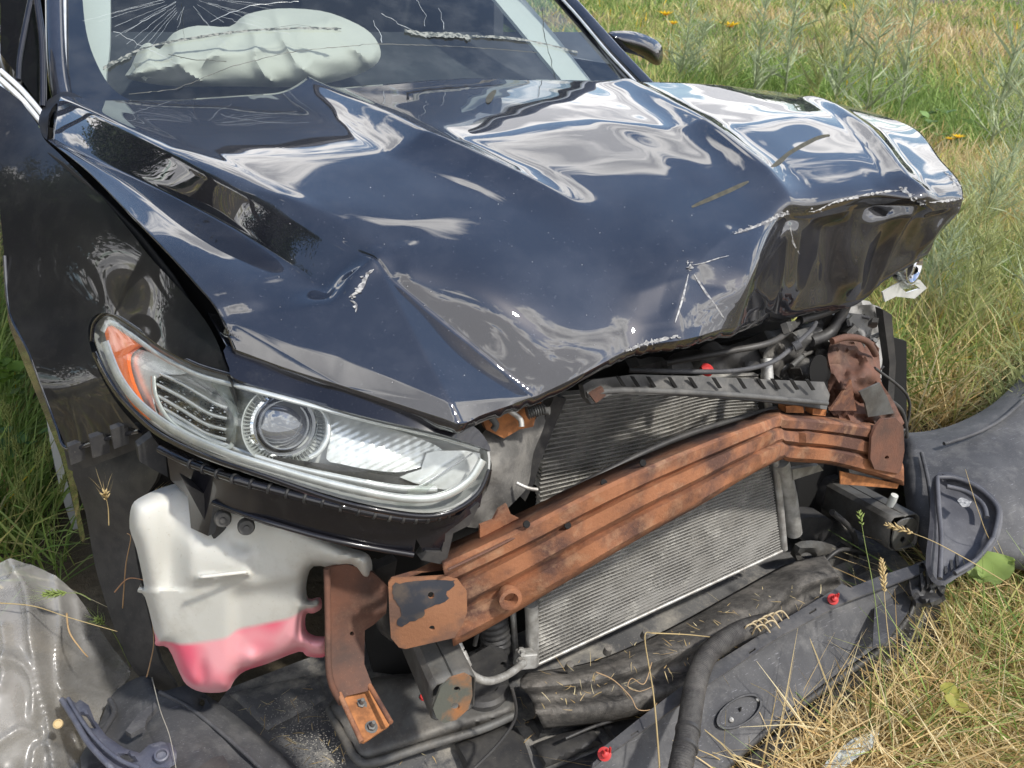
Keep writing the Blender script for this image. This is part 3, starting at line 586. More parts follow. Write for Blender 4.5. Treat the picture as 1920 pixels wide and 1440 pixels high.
# support strip under headlight: ribbed ridge and black shelf
ridge_pts = [(300, 842), (360, 870), (440, 898), (540, 925), (640, 950), (730, 968), (800, 972), (850, 958)]
rp = curve2(ridge_pts, 6, False); ry = np.interp(rp[:, 0], [300, 440, 640, 800, 850], [.33, .17, .065, .035, .04]); ridge3 = np.array([P(a, b, c) for (a, b), c in zip(rp, ry)])
br = patch('headlight_bracket', [(312, 850), (440, 905), (640, 958), (800, 980), (862, 965), (905, 925), (900, 950), (835, 1000), (830, 1058), (800, 1045), (780, 1010), (775, 1045), (640, 1022), (500, 985), (400, 950), (390, 1005), (358, 990), (352, 930), (320, 900)], byY([(312, 850, .33), (440, 905, .18), (640, 958, .075), (800, 980, .045), (862, 965, .045), (905, 925, .06), (830, 1058, .06), (775, 1045, .06), (640, 1022, .09), (500, 985, .155), (400, 950, .24), (390, 1005, .25), (320, 900, .34)]), plas_g, car, step=12, thick=.012, sharp=30)
tube('ridge', ridge3, .006, plas_g, br, 10, 3)
segs = []
for k in range(6, len(ridge3)-2, 2):
    c = ridge3[k]; d = ridge3[k+1]-ridge3[k-1]; d /= np.linalg.norm(d); segs.append(lathe_vf(c, d, [(.0062, -.002), (.0078, -.0015), (.0078, .0015), (.0062, .002)], 10))
for sg_ in segs: mk('rib', *sg_, plas, br)
edge_sh = [(400, 942), (500, 978), (640, 1016), (775, 1040)]
tube('shelf_edge', [P(a, b, y_) for (a, b), y_ in zip(edge_sh, (.235, .148, .084, .052))], .004, plas_g, br, 8)
patch('tab', [(835, 1000), (862, 965), (900, 945), (880, 985), (850, 1000), (838, 1050), (826, 1058), (790, 1050), (800, 1035), (828, 1035)], byY(.05), plas, br, step=10, thick=.02, sharp=30)
for px, py, y_ in [(418, 975, .22), (462, 990, .19)]: lathe('washer', P(px, py, y_), (-.2, -1, .3), [(0, .004), (.004, .004), (.004, 0), (.010, 0), (.012, -.004), (.012, -.012)], steel_d, br, 16)
patch('side_clip', [(258, 838), (285, 818), (310, 850), (315, 895), (296, 885), (262, 866)], byY(.40), plas, br, step=10, thick=.02, sharp=30)
patch('lower_bracket', [(345, 905), (400, 935), (405, 985), (430, 990), (520, 1000), (400, 1010), (375, 960)], byY(.26), plas, br, step=12, thick=.03, sharp=30)
# fender foot clips
for k, (x0, y0, x1, y1) in enumerate([(127, 838, 158, 868), (168, 822, 204, 855), (208, 806, 240, 838)]):
    patch('clip', [(x0, y0), (x1, y0-12), (x1+2, y1-6), (x0+6, y1+4)], byY(.57-.05*k), plas, car, step=10, thick=.015, sharp=30)
tube('arch_edge', [P(a, b, y_) for a, b, y_ in [(262, 808, .44), (200, 822, .52), (128, 842, .60), (108, 802, .65), (86, 742, .70), (56, 662, .75), (20, 588, .87), (9, 480, .93)]], .004, paint, car, 8, 5)
patch('fender_lip', [(120, 842), (240, 802), (265, 812), (272, 835), (250, 845), (140, 885), (128, 880)], byY([(120, 842, .64), (265, 812, .5), (130, 880, .64), (250, 845, .52)]), plas, car, step=10, thick=.02, sharp=30)

# ---- wheel arch, liner, tyre, white sill piece
patch('wheel_arch_liner', curve2([(135, 870), (200, 850), (262, 838), (300, 880), (262, 950), (250, 1000), (262, 1080), (280, 1160), (300, 1240), (330, 1290), (285, 1290), (240, 1240), (205, 1150), (178, 1060), (160, 960)], 3), byY([(135, 870, .72), (262, 838, .60), (300, 880, .5), (250, 1000, .62), (280, 1160, .55), (330, 1290, .5), (240, 1240, .58), (178, 1060, .7), (160, 960, .72), (200, 950, .64)]), plas, car, step=10, thick=.006, sharp=40)
wv = []
tyre = lathe('wheel', (-.79, 1.02, .30), (1, 0, 0), [(.20, -.10), (.27, -.11), (.315, -.10), (.33, -.06), (.333, 0), (.33, .06), (.315, .10), (.27, .11), (.20, .10)], rubber, car, 48)
lathe('rim', (-.79, 1.02, .30), (1, 0, 0), [(0, -.06), (.05, -.07), (.06, -.05), (.18, -.08), (.205, -.10), (.205, .08)], chromed, tyre, 32)
patch('sill_strip', curve2([(88, 790), (98, 800), (120, 880), (140, 960), (150, 1015), (140, 1000), (122, 950), (104, 880)], 2), byY(1.35), mat('white_paint', (.7, .72, .73), rough=.4), car, step=8, thick=.01)
patch('arch_lip', curve2([(14, 585), (24, 590), (60, 665), (88, 740), (112, 802), (135, 850), (150, 960), (160, 1010), (150, 1010), (128, 900), (100, 820), (60, 720), (20, 620)], 2), byY([(14, 585, .95), (60, 665, .85), (112, 802, .75), (160, 1010, .75), (20, 620, .95), (100, 820, .8)]), plas_g, car, step=9, thick=0)

# ---- coolant / washer tank
tk_out = curve2([(247, 948), (268, 930), (310, 912), (350, 905), (420, 915), (500, 950), (600, 1000), (650, 1025), (685, 1036), (697, 1052), (697, 1078), (688, 1088), (674, 1082), (660, 1062), (630, 1066), (588, 1062), (575, 1092), (578, 1122), (600, 1120), (603, 1140), (588, 1150), (574, 1152), (574, 1180), (590, 1192), (614, 1196), (614, 1225), (600, 1233), (575, 1230), (560, 1222), (500, 1245), (460, 1258), (440, 1275), (425, 1296), (380, 1298), (350, 1284), (335, 1258), (315, 1215), (292, 1210), (290, 1190), (272, 1120), (258, 1110), (262, 1100), (270, 1098), (256, 1030), (243, 990)], 3)
def tdetail(px, py, d):
    v = -.045*(1-np.exp(-d/9.))                                   # bulges towards the viewer
    v += .018*np.exp(-((px-318)/22.)**2-((py-1060)/70.)**2)*np.where(py < 1105, 1, .2)
    v += -.02/(1+np.exp((px-345+(py-1000)*-.1)/5.))*0
    v += -.022/(1+np.exp(-(py-1112-(px-340)*-.22)/4.))*0
    v += .016/(1+np.exp(-(px-436)/5.))/(1+np.exp(-(py-1110+(px-440)*.20)/5.))    # right-hand lower box set back
    v += -.010*np.exp(-(np.maximum(np.abs(px-420)-45, 0)/6.)**2-((py-1079+(px-420)*.07)/3.5)**2)
    v += -.010/(1+np.exp(-(px-350)/4.))/(1+np.exp((px-470)/5.))/(1+np.exp((py-1092)/4.))/(1+np.exp(-(py-1010)/8.))
    v += .012*np.exp(-((px-455)/22.)**2-((py-1018)/18.)**2)
    v += -.012*np.exp(-((px-470)/16.)**2-((py-1238)/16.)**2)
    v += .012*np.exp(-((px-380)/10.)**2-((py-1270)/28.)**2)
    return v
tk = patch('coolant_tank', tk_out, byY([(247, 948, .36), (350, 905, .38), (420, 915, .34), (400, 1000, .315), (500, 950, .27), (600, 1000, .20), (690, 1040, .14), (600, 1233, .22), (425, 1296, .30), (335, 1258, .34), (272, 1120, .36), (450, 1100, .27)], tdetail, False), whitep, car, step=6, thick=.008, dense_step=8, sharp=80, inset=.5)
tk['label'] = 'white plastic reservoir with pink fluid in its lower part'
0 and tube('mould_seam', [P(a, b, y_) for a, b, y_ in [(262, 1100, .30), (330, 1112, .262), (440, 1120, .232), (520, 1100, .20), (585, 1075, .165)]], .0016, whitep, tk, 6, 6)
mk('level_mark', *tube_vf(curve2([P(375, 1082, .222), P(420, 1077, .212), P(465, 1072, .205)], 4, False), .003, 8), whitep, tk)

# ---- windscreen, pillars, interior
WP = (0, 1.23, 1.055); WN = (0, -.50, .866)
wcurve = lambda Q: -.06*(Q[:, 0]/.75)**2
wmap = lambda off=0.: (lambda px, py, d: byPlane((0, 1.23-off*.5*0, 1.055), WN, lambda Q: wcurve(Q)+off)(px, py, d))
ws_out = [(116, -160), (118, 60), (126, 150), (140, 178), (180, 192), (300, 196), (450, 186), (572, 172), (660, 160), (860, 150), (1050, 150), (1222, 158), (1150, 80), (1075, 0), (1010, -70), (940, -160)]
ws = patch('windscreen', ws_out, wmap(0), glass, car, step=30, thick=0); ws['label'] = 'cracked windscreen with dark border'
inner = curve2([(150, -150), (150, -60), (158, 20), (178, 80), (210, 130), (260, 160), (330, 168), (480, 165), (640, 160), (700, 156)], 4, False).tolist()+curve2([(860, 148), (1000, 147), (1150, 150), (1180, 140), (1170, 110), (1110, 30), (1040, -40), (900, -150)], 4, False).tolist()
band = [(p[0], p[1]) for p in ws_out]
patch('glass_border', [(117, -158), (119, 60), (127, 149), (141, 177), (180, 191), (300, 195), (450, 185), (572, 171), (660, 159), (860, 151), (1050, 151), (1220, 157), (1149, 80), (1074, 0), (1009, -70), (941, -158), (900, -150)]+inner[::-1][1:], wmap(-.003), frit, ws, step=16, thick=.003)
rk = random.Random(5)
def glass_line(name, pts, w, m_, off=.003, jag=2.):
    L_ = []
    p = np.array(pts, float)
    for i in range(len(p)-1):
        n = max(2, int(np.linalg.norm(p[i+1]-p[i])/9))
        for k in range(n): L_.append(p[i]+(p[i+1]-p[i])*k/n+np.array([rk.gauss(0, jag), rk.gauss(0, jag*.5)])*(0 if k == 0 else 1))
    L_.append(p[-1]); L_ = np.array(L_); c = wmap(off)(L_[:, 0], L_[:, 1], None); V = []; F = []
    for i, q in enumerate(c):
        T = c[min(i+1, len(c)-1)]-c[max(i-1, 0)]; s = np.cross(T, cf); s /= np.linalg.norm(s)+1e-9; ww = w*rk.uniform(.4, 1.1); V += [q-s*ww, q+s*ww]
        if i: F.append((2*i-2, 2*i-1, 2*i+1, 2*i))
    return V, F
crm = mat('bright_crack', (.42, .46, .47), rough=.3); crd = mat('dark_crack', (.03, .035, .03), rough=.5)
CC = (350, -25); L1 = []
for k in range(22):
    a = math.radians(rk.uniform(15, 165)); r0 = rk.uniform(15, 40); r1 = r0+rk.uniform(20, 110); L1.append(glass_line('', [(CC[0]+math.cos(a)*r0*1.7, CC[1]+math.sin(a)*r0), (CC[0]+math.cos(a)*r1*1.7, CC[1]+math.sin(a)*r1*.75)], .00028, None, jag=.7))
for r in (): L1.append(glass_line('', [(CC[0]+math.cos(a)*r*1.7, CC[1]+math.sin(a)*r) for a in np.linspace(.4, 2.7, 14)], .0007, None, jag=1.5))
L1 += [glass_line('', p_, w_, None) for p_, w_ in [([(395, 30), (470, 5), (560, 2)], .0006), ([(415, 22), (500, 50), (545, 62)], .0004), ([(775, -5), (792, 20), (796, 50)], .0006), ([(822, 15), (832, 55)], .0006), ([(715, 27), (760, 52), (800, 72)], .0007), ([(700, 40), (715, 70), (716, 82)], .0009), ([(210, 30), (275, 65), (330, 100)], .0006)]]
for c_ in L1: mk('crack', *c_, crm, ws, False)
L2 = [glass_line('', p_, w_, None, jag=1.) for p_, w_ in [([(240, 146), (330, 146), (430, 115), (540, 95), (700, 84), (900, 88), (1010, 90)], .0010), ([(315, 82), (360, 95), (425, 104)], .0009), ([(1022, 0), (1026, 60), (1045, 140)], .0012), ([(340, -10), (345, 60), (560, 45), (640, 60)], .0005)]]
for c_ in L2: mk('dark_crack', *c_, crd, ws, False)
peel = mat('peeled_tape', (.26, .27, .24), (.06, .07, .065), rough=.4, scale=110, contrast=(.45, .55))
def tape(pts, w, seed):
    L_ = curve2(pts, 10, False); r_ = random.Random(seed); up, dn = [], []
    for q in L_: h = w*.6*r_.uniform(.5, 1.2); up.append((q[0], q[1]-h)); dn.append((q[0]+r_.uniform(-1, 1), q[1]+h*r_.uniform(.6, 1.3)))
    return patch('tape_strip', up+dn[::-1], wmap(.004), peel, ws, step=5, thick=0, disp=lambda V, v: V+np.array([0, -.3, .9])*(.0008*vnoise(v[:, 0]/9, v[:, 1]/5, seed))[:, None])
tape([(190, 95), (220, 84), (245, 76)], 8, 1); tape([(245, 72), (300, 62), (360, 57), (450, 52), (560, 52), (640, 56)], 4, 2); tape([(758, 60), (800, 66), (850, 66), (885, 70)], 8, 3); tape([(885, 66), (960, 66), (1030, 72), (1090, 82)], 4, 4)
# interior
cab = patch('dashboard', [(100, 230), (110, 60), (1100, 60), (1190, 140), (1190, 230)], byY([(100, 200, 1.45), (1200, 200, 1.45), (600, 60, 2.05), (100, 60, 1.8), (1200, 60, 2.2)], linear=False), dash, car, step=60, thick=.03)
box('cabin_floor', (0, 2.6, .75), (1.4, 2.6, .05), dash, car); box('rear_seat', (0, 3.3, 1.0), (1.3, .25, .6), dash, car, .05)  # dark trim slab across the bottom of the cabin
for sx_ in (-.38, .38):
    st = box('seat', (sx_, 2.55, .98), (.5, .14, .62), dash, car, .05); box('headrest', (sx_, 2.6, 1.36), (.26, .1, .16), dash, st, .04)
patch('pillar_trim', curve2([(148, -150), (196, -150), (200, 0), (192, 60), (205, 120), (222, 150), (196, 130), (170, 80), (155, 20)], 3), wmap(-.07), trim, car, step=20, thick=.01)
patch('pillar_trim', curve2([(930, -150), (1040, -40), (1100, 30), (1165, 110), (1180, 138), (1130, 135), (1060, 60), (990, -20), (880, -150)], 3), wmap(-.09), trim, car, step=20, thick=.01)
def bagdisp(px, py, d):
    b = -.12*(1-np.exp(-d/30.)); x_, y_ = px/46., py/30.
    f = 0
    for k, (a, fr, am) in enumerate([(.5, 1.0, .034), (-.35, 1.5, .030), (1.2, .9, .020)]):
        t = (x_*math.cos(a)+y_*math.sin(a))*fr+1.3*vnoise(x_*.5, y_*.5, 20+k); f = f-am*(1-np.abs(np.sin(t)))**2
    return b+.75*f*np.clip(d/12, 0, 1)
patch('airbag', curve2([(240, 148), (246, 125), (262, 90), (280, 80), (300, 92), (325, 62), (370, 48), (430, 50), (460, 28), (520, 16), (600, 20), (655, 38), (695, 62), (714, 96), (700, 125), (640, 150), (560, 163), (440, 162), (330, 162)], 3), byY([(240, 148, 1.48), (714, 96, 1.58), (600, 20, 1.71), (400, 160, 1.47), (300, 60, 1.58), (650, 150, 1.49)], bagdisp), cloth, car, step=6, thick=.03, sharp=70)
# pillars and roof: A-pillar beads run up along the glass edge
def pillar(pts, offs, r, m_, name='pillar'):
    q = np.array(pts, float); c = wmap(offs)(q[:, 0], q[:, 1], None); return tube(name, c, r, m_, car, 14, 5)
pillar([(100, -260), (98, -100), (100, 60), (110, 140), (128, 178)], .012, .020, paint, 'pillar'); pillar([(118, -200), (116, 60), (122, 140), (140, 176)], .008, .005, chromed, 'glass_seal')
pillar([(900, -210), (1020, -75), (1092, 0), (1165, 78), (1240, 152)], .01, .022, paint, 'pillar'); pillar([(890, -200), (1005, -75), (1080, 0), (1150, 80), (1222, 152)], .012, .004, chromed, 'glass_seal')
tl = wmap(0)(np.array([60., 1015.]), np.array([-330., -330.]), None)
rf = np.array([[(-.62, 2.05, 1.42), (-.3, 1.98, 1.47), (0, 1.96, 1.485), (.3, 1.98, 1.47), (.62, 2.05, 1.42)], [(-.62, 2.8, 1.46), (-.3, 2.8, 1.5), (0, 2.8, 1.51), (.3, 2.8, 1.5), (.62, 2.8, 1.46)], [(-.6, 3.7, 1.36), (-.3, 3.75, 1.41), (0, 3.75, 1.42), (.3, 3.75, 1.41), (.6, 3.7, 1.36)]], float)
grid('roof', rf, paint, car, thick=.02)
# body sides, doors with glass, on both flanks
def flank(s):
    ys = [1.14 if s < 0 else 1.75, 1.5, 2.2, 3.0, 3.9, 4.6]; A = []
    for y_ in ys:
        k = (1 if y_ < 4 else .93)*(1 if s < 0 else .93); A.append([(s*.86*k, y_, 1.02), (s*.915*k, y_, .93), (s*.925*k, y_, .75), (s*.93*k, y_, .5), (s*.90*k, y_, .25), (s*.80*k, y_, .2)])
    d = grid('door', np.array(A, float), paint_d, car, thick=.01)
    B = [[(s*.86, 1.35 if s < 0 else 2.0, 1.03), (s*.86, 2.2, 1.02), (s*.86, 3.6, 1.04)], [(s*.64, 2.1, 1.41), (s*.62, 2.6, 1.45), (s*.62, 3.4, 1.40)]]
    grid('side_window', np.array(B, float), mat('tinted_glass_%s' % ('a' if s < 0 else 'b'), (.01, .012, .012), rough=.05, coat=1.), d, thick=.006)
    if s < 0: tube('belt_strip', [(s*.875, 1.2, 1.03), (s*.885, 2.2, 1.03), (s*.88, 3.6, 1.05)], .010, chromed, d, 8)
flank(-1); flank(1)
grid('far_fender', np.array([[(.60, .45, .86), (.66, .42, .75), (.68, .45, .55)], [(.66, .7, .90), (.74, .7, .8), (.76, .7, .6)], [(.72, 1.12, .95), (.82, 1.12, .85), (.84, 1.12, .3)]], float), paint_d, car, thick=.01)
grid('trunk', np.array([[(-.78, 3.9, 1.08), (0, 3.95, 1.12), (.78, 3.9, 1.08)], [(-.78, 4.7, 1.02), (0, 4.8, 1.05), (.78, 4.7, 1.02)], [(-.76, 4.78, .4), (0, 4.88, .4), (.76, 4.78, .4)]], float), paint, car, thick=.01)
# cowl panel between hood and glass at the near corner
patch('cowl_corner', curve2([(72, 232), (84, 195), (108, 176), (130, 172), (160, 188), (140, 196), (112, 190), (92, 214), (88, 262)], 3), byY([(72, 232, 1.18), (130, 172, 1.28), (160, 188, 1.26), (88, 262, 1.10)]), paint_d, car, step=8, thick=.01)
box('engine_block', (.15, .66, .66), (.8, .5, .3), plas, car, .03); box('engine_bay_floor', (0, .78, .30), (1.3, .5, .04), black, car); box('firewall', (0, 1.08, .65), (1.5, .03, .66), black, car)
box('cabin_back', (0, 3.75, 1.1), (1.5, .04, .8), dash, car); box('cabin_side', (.70, 2.9, 1.05), (.04, 1.7, .7), dash, car); box('cabin_side', (-.70, 2.9, 1.05), (.04, 1.7, .7), dash, car)
patch('gap_filler', [(74, 240), (110, 240), (150, 300), (150, 330), (110, 300), (80, 275)], byY(1.2), black, car, step=12, thick=.002)
# near door mirror (left border) and far mirror
patch('door_mirror', curve2([(-60, 180), (-20, 176), (8, 184), (24, 205), (18, 228), (2, 240), (-60, 250)], 4), byY(1.25, lambda px, py, d: -.03*(1-np.exp(-d/12))), plas_g, car, step=8, thick=.06)
mr = patch('door_mirror', curve2([(1140, 62), (1180, 58), (1212, 66), (1236, 80), (1243, 98), (1240, 118), (1228, 122), (1200, 106), (1160, 92)], 4), byY(1.50, lambda px, py, d: -.05*(1-np.exp(-d/9))), paint, car, step=4, thick=.01, sharp=80)
# side window triangles at the left border
patch('window_frame', [(0, -20), (66, -20), (78, 60), (80, 150), (80, 205), (40, 150), (0, 100)], byY([(0, 0, 1.5), (66, 0, 1.42), (80, 205, 1.27), (0, 100, 1.45)]), plas_g, car, step=14, thick=.01)
for pts in [[(66, -10), (78, 80), (80, 200)], [(60, -10), (38, 100), (34, 150)], [(0, 132), (40, 168), (80, 215)], [(0, 148), (42, 188), (78, 232)]]:
    tube('window_strip', [P(a, b, 1.40-b*.0008) for a, b in pts], .006, chromed if pts[0][0] == 0 else plas_g, car, 8)

# ---- bumper beam
bs = [  # px, top, bottom, y front
 (838, 1030, 1208, .035), (900, 1003, 1176, .022), (1000, 958, 1118, .005), (1100, 909, 1058, -.005), (1200, 864, 1000, -.005), (1300, 824, 946, .005), (1380, 796, 898, .02), (1425, 781, 874, .04), (1460, 768, 858, .075), (1475, 770, 862, .085), (1550, 776, 868, .09), (1620, 782, 886, .09), (1688, 790, 908, .095)]
prof = [(.0, .075), (.17, .004), (.20, 0), (.32, 0), (.345, .012), (.40, .012), (.445, 0), (.60, 0), (.655, .012), (.70, .012), (.76, 0), (.93, 0), (.97, .006), (1.0, .03), (1.0, .075)]
A = []
bpx = curve2([(b[0], b[1]) for b in bs], 6, False); bbt = curve2([(b[0], b[2]) for b in bs], 6, False); byy = curve2([(b[0], b[3]) for b in bs], 6, False)
for i in range(len(bpx)):
    px = bpx[i][0]; tp = bpx[i][1]; bt = bbt[i][1]; y0 = byy[i][1]; row = []
    for j, (f_, dy) in enumerate(prof):
        wv_ = .004*vnoise(np.array(px/38.), np.array(f_*4.), 2)+(.010*vnoise(np.array(px/17.), np.array(f_*5.), 5) if 1380 < px < 1520 else 0)
        row.append(P(px-(bt-tp)*(f_-.5)*-.12, tp+(bt-tp)*f_, y0+dy+float(wv_)))
    A.append(row)
beam = grid('bumper_beam', np.array(A), rust, car, thick=.0035, sharp=24, flip=True); beam['label'] = 'rusty ribbed bumper beam, bent at its far end'
for px, py, y_ in [(988, 983, .002), (1065, 985, .0), (1133, 905, .01), (1206, 868, .01)]: lathe('painted_hole', P(px, py, y_-.002), (-.2, -1, .7), [(0, 0), (.005, 0), (.0055, -.002)], black, beam, 14)  # black discs on the flange paint the dark inside each bore
lathe('tow_socket', P(953, 1116, .010), (-.25, -1, .15), [(.012, -.01), (.018, .004), (.017, .013), (.011, .014), (.0095, .004), (.0095, -.012), (0, -.012)], rust, beam, 24)
bp_ = patch('end_plate', [(728, 1092), (734, 1086), (836, 1080), (858, 1086), (875, 1108), (876, 1148), (868, 1170), (852, 1196), (760, 1217), (748, 1214), (733, 1196), (730, 1150)], byY([(728, 1090, .055), (836, 1080, .03), (876, 1150, .018), (852, 1196, .02), (740, 1205, .05), (800, 1140, .03)]), rust_b, beam, step=8, thick=.004, holes=[loop(808, 1116, 6, 6.5), loop(810, 1178, 5.5, 5)], sharp=50)
bp_['label'] = 'near end plate half covered by dark paint'
patch('paint_remnant', curve2([(738, 1096), (760, 1092), (800, 1088), (846, 1088), (850, 1098), (836, 1112), (842, 1122), (822, 1132), (800, 1142), (790, 1158), (768, 1166), (752, 1176), (744, 1168), (752, 1150), (742, 1130), (736, 1112)], 4)+np.random.default_rng(2).normal(0, 1.1, (64, 2)), lambda px, py, d: byY([(728, 1090, .055), (836, 1080, .03), (876, 1150, .018), (852, 1196, .02), (740, 1205, .05), (800, 1140, .03)])(px, py, d)+np.array([-.0002, -.0010, .0005]), mat('old_dark_paint', (.03, .034, .045), (.085, .07, .06), rough=.55, scale=30, contrast=(.45, .65)), bp_, step=8, thick=0, holes=[loop(808, 1116, 6, 6.5)])
patch('end_cap', [(733, 1082), (780, 1068), (836, 1040), (842, 1046), (838, 1078), (800, 1082), (770, 1094), (736, 1090)], byY([(733, 1082, .07), (836, 1040, .09), (838, 1078, .05), (736, 1090, .06)]), rust, beam, step=8, thick=.003, holes=[np.array([(760, 1084), (790, 1071), (834, 1066), (835, 1077), (800, 1080), (772, 1088)])])
rp_ = patch('end_plate', [(1642, 800), (1654, 786), (1680, 784), (1694, 800), (1696, 845), (1690, 880), (1684, 888), (1640, 880), (1632, 860), (1634, 820)], byY([(1642, 800, .08), (1694, 800, .09), (1690, 880, .09), (1634, 860, .075)]), rust_d, beam, step=8, thick=.005, holes=[loop(1663, 858, 4, 4)])
patch('flange', [(1576, 884), (1650, 900), (1686, 908), (1682, 916), (1576, 908)], byY(.11), rust_o, beam, step=9, thick=.003)
for q in ([(840, 1068), (920, 1030), (1010, 985), (1110, 940), (1240, 885)],): tube('seam', [P(a, b, .012-.01*i/4) for i, (a, b) in enumerate(q)], .0022, rust_d, beam, 6)

patch('opening_shade', [(745, 1088), (790, 1066), (836, 1058), (838, 1082), (800, 1088), (770, 1096)], byY(.11), black, beam, step=10, thick=0)  # flat black sheet behind the end cap paints the shade inside the beam
tube('seal_strip', [P(a, b, y_) for a, b, y_ in [(985, 968, .10), (1060, 925, .10), (1180, 862, .10), (1280, 818, .11), (1380, 786, .12), (1455, 766, .14)]], .0055, plas, car, 8, 5)
# ---- near-side stand bracket, rail and tray
sb = patch('crash_bracket', [(612, 1066), (650, 1058), (700, 1074), (728, 1100), (724, 1150), (700, 1172), (684, 1182), (683, 1245), (700, 1290), (688, 1296), (650, 1305), (640, 1318), (616, 1268), (614, 1150)], byY([(612, 1066, .15), (728, 1100, .13), (684, 1182, .13), (616, 1268, .10), (690, 1290, .08)]), rust_d, car, step=9, thick=.006, sharp=40, holes=[loop(660, 1188, 4, 4)])
patch('foot_plate', [(636, 1300), (650, 1290), (692, 1284), (733, 1352), (730, 1360), (684, 1391), (676, 1390)], byY([(636, 1300, .09), (692, 1284, .10), (733, 1352, .035), (684, 1391, .01)]), rust_o, sb, step=9, thick=.004)
for q in (([(636, 1300), (678, 1391)]), ([(692, 1284), (733, 1355)])): tube('flange', [P(q[0][0], q[0][1], .085), P(q[1][0], q[1][1], .01)], .004, rust, sb, 8, 1)
for px, py, y_ in ((676, 1316, .07), (696, 1358, .03)): bolt('bolt', P(px, py+6, y_), (.1, -.4, .9), .0055, steel_d, sb)
tube('flange', [P(613, 1066, .14), P(615, 1160, .12), P(618, 1268, .09), P(640, 1318, .08)], .005, rust_d, sb, 8, 4)
# near rail with holed end plate
def boxrail(name, a, b, w, h, m_, parent):
    a = np.array(a); b = np.array(b); n = b-a; L_ = np.linalg.norm(n); n /= L_; sd = np.cross(n, [0, 0, 1]); sd /= np.linalg.norm(sd); up = np.cross(sd, n); V = []
    prof_ = [(-1, -.8), (-.8, -1), (.8, -1), (1, -.8), (1, .8), (.8, 1), (.1, 1), (0, .9), (-.1, 1), (-.8, 1), (-1, .8)]
    A_ = [[a+n*L_*t+sd*x*w/2+up*z*h/2 for x, z in prof_] for t in np.linspace(0, 1, 9)]
    return grid(name, np.array(A_), m_, parent, thick=.003, sharp=30, closed_v=True)
ra = P(790, 1178, .20); rb = P(850, 1308, .045)
rl = boxrail('front_rail', ra, rb, .066, .074, steel_d, car)
patch('end_plate', [(826, 1290), (846, 1272), (872, 1264), (884, 1270), (886, 1305), (878, 1330), (856, 1350), (832, 1356), (818, 1346), (812, 1328)], byY([(826, 1290, .002), (884, 1270, 0), (832, 1356, .0), (856, 1350, .0)]), mat('rust_edged_green_steel', (.09, .095, .08), (.30, .13, .05), rough=.7, scale=16, contrast=(.45, .62), bump=.0006, bscale=150), rl, step=7, thick=.004, holes=[loop(857, 1292, 6, 5), loop(854, 1325, 8, 7)])
patch('crossmember', curve2([(615, 1325), (640, 1300), (700, 1270), (800, 1262), (900, 1270), (960, 1290), (970, 1330), (940, 1350), (850, 1375), (760, 1405), (700, 1425), (672, 1424), (650, 1395), (625, 1350)], 3), byZ([(615, 1325, .12), (960, 1290, .12), (690, 1425, .10), (800, 1330, .13), (850, 1375, .12)], lambda px, py, d: -.03*np.exp(-d/5.)+.006*np.sin(px/30.)), steel_d, car, step=8, thick=.02, sharp=60)
tube('crossmember_rim', [PZ(a, b, z) for a, b, z in [(617, 1330, .105), (640, 1375, .10), (668, 1422, .088), (700, 1430, .085), (800, 1398, .10), (900, 1368, .105), (965, 1340, .105)]], .008, steel_d, car, 10)
lathe('rubber_cushion', PZ(905, 1300, .11), (0, 0, 1), [(.05, -.02), (.05, .015), (.044, .022), (.03, .024), (.028, .018), (0, .018)], plas, car, 28)
lathe('clip', PZ(795, 1307, .14), (0, -.3, 1), [(.008, 0), (.007, .004), (0, .005)], red, car, 14)

# undertray with raised pads
tray = patch('undertray', [(560, 1240), (960, 1100), (1300, 1000), (1600, 960), (1740, 1090), (1700, 1150), (1300, 1300), (1130, 1420), (1080, 1500), (640, 1500), (400, 1330), (430, 1290)], byZ([(560, 1240, .055), (1300, 1180, .06), (1740, 1090, .07), (1130, 1420, .055), (640, 1500, .04), (400, 1330, .045), (900, 1400, .06)], lambda px, py, d: .003*vnoise(px/50, py/50, 4)), mat('dirty_tray_plastic', (.075, .076, .08), (.12, .12, .12), rough=.7, scale=12, dust=(.34, .32, .28), dustamt=(.48, .68), dscale=10, bump=.001, bscale=150), car, step=16, thick=.006)
def pad(pts, z, m_=plas, h=.014): return patch('raised_pad', pts, byZ(z, lambda px, py, d: -h*np.exp(-d/3.)), m_, tray, step=8, thick=.01, sharp=60)
pad([(852, 1395), (960, 1352), (980, 1380), (1000, 1440), (1000, 1470), (880, 1470)], .085, plas_l if False else plas); pad([(985, 1352), (1090, 1320), (1105, 1345), (1010, 1385)], .09); pad([(1000, 1395), (1105, 1355), (1130, 1395), (1020, 1440)], .085); pad([(1015, 1450), (1130, 1405), (1120, 1480), (1015, 1480)], .08)
pad([(1100, 1318), (1190, 1290), (1205, 1320), (1120, 1350)], .085); pad([(1125, 1356), (1212, 1328), (1230, 1345), (1150, 1392)], .082)
pad([(430, 1300), (600, 1260), (615, 1310), (500, 1370)], .06, MT['dirty_tray_plastic'], .008)

# ---- condenser / radiator
condY = .20
cbl, cbr, = P(1006, 1243, condY), P(1462, 1030, condY); ctl = P(1016, 745, condY+.03); ctr = P(1425, 705, condY+.05)
cond = thing('x', 'x', 'x') if False else None
def cpt(u, v): return (cbl*(1-u)+cbr*u)*(1-v)+(ctl*(1-u)+ctr*u)*v
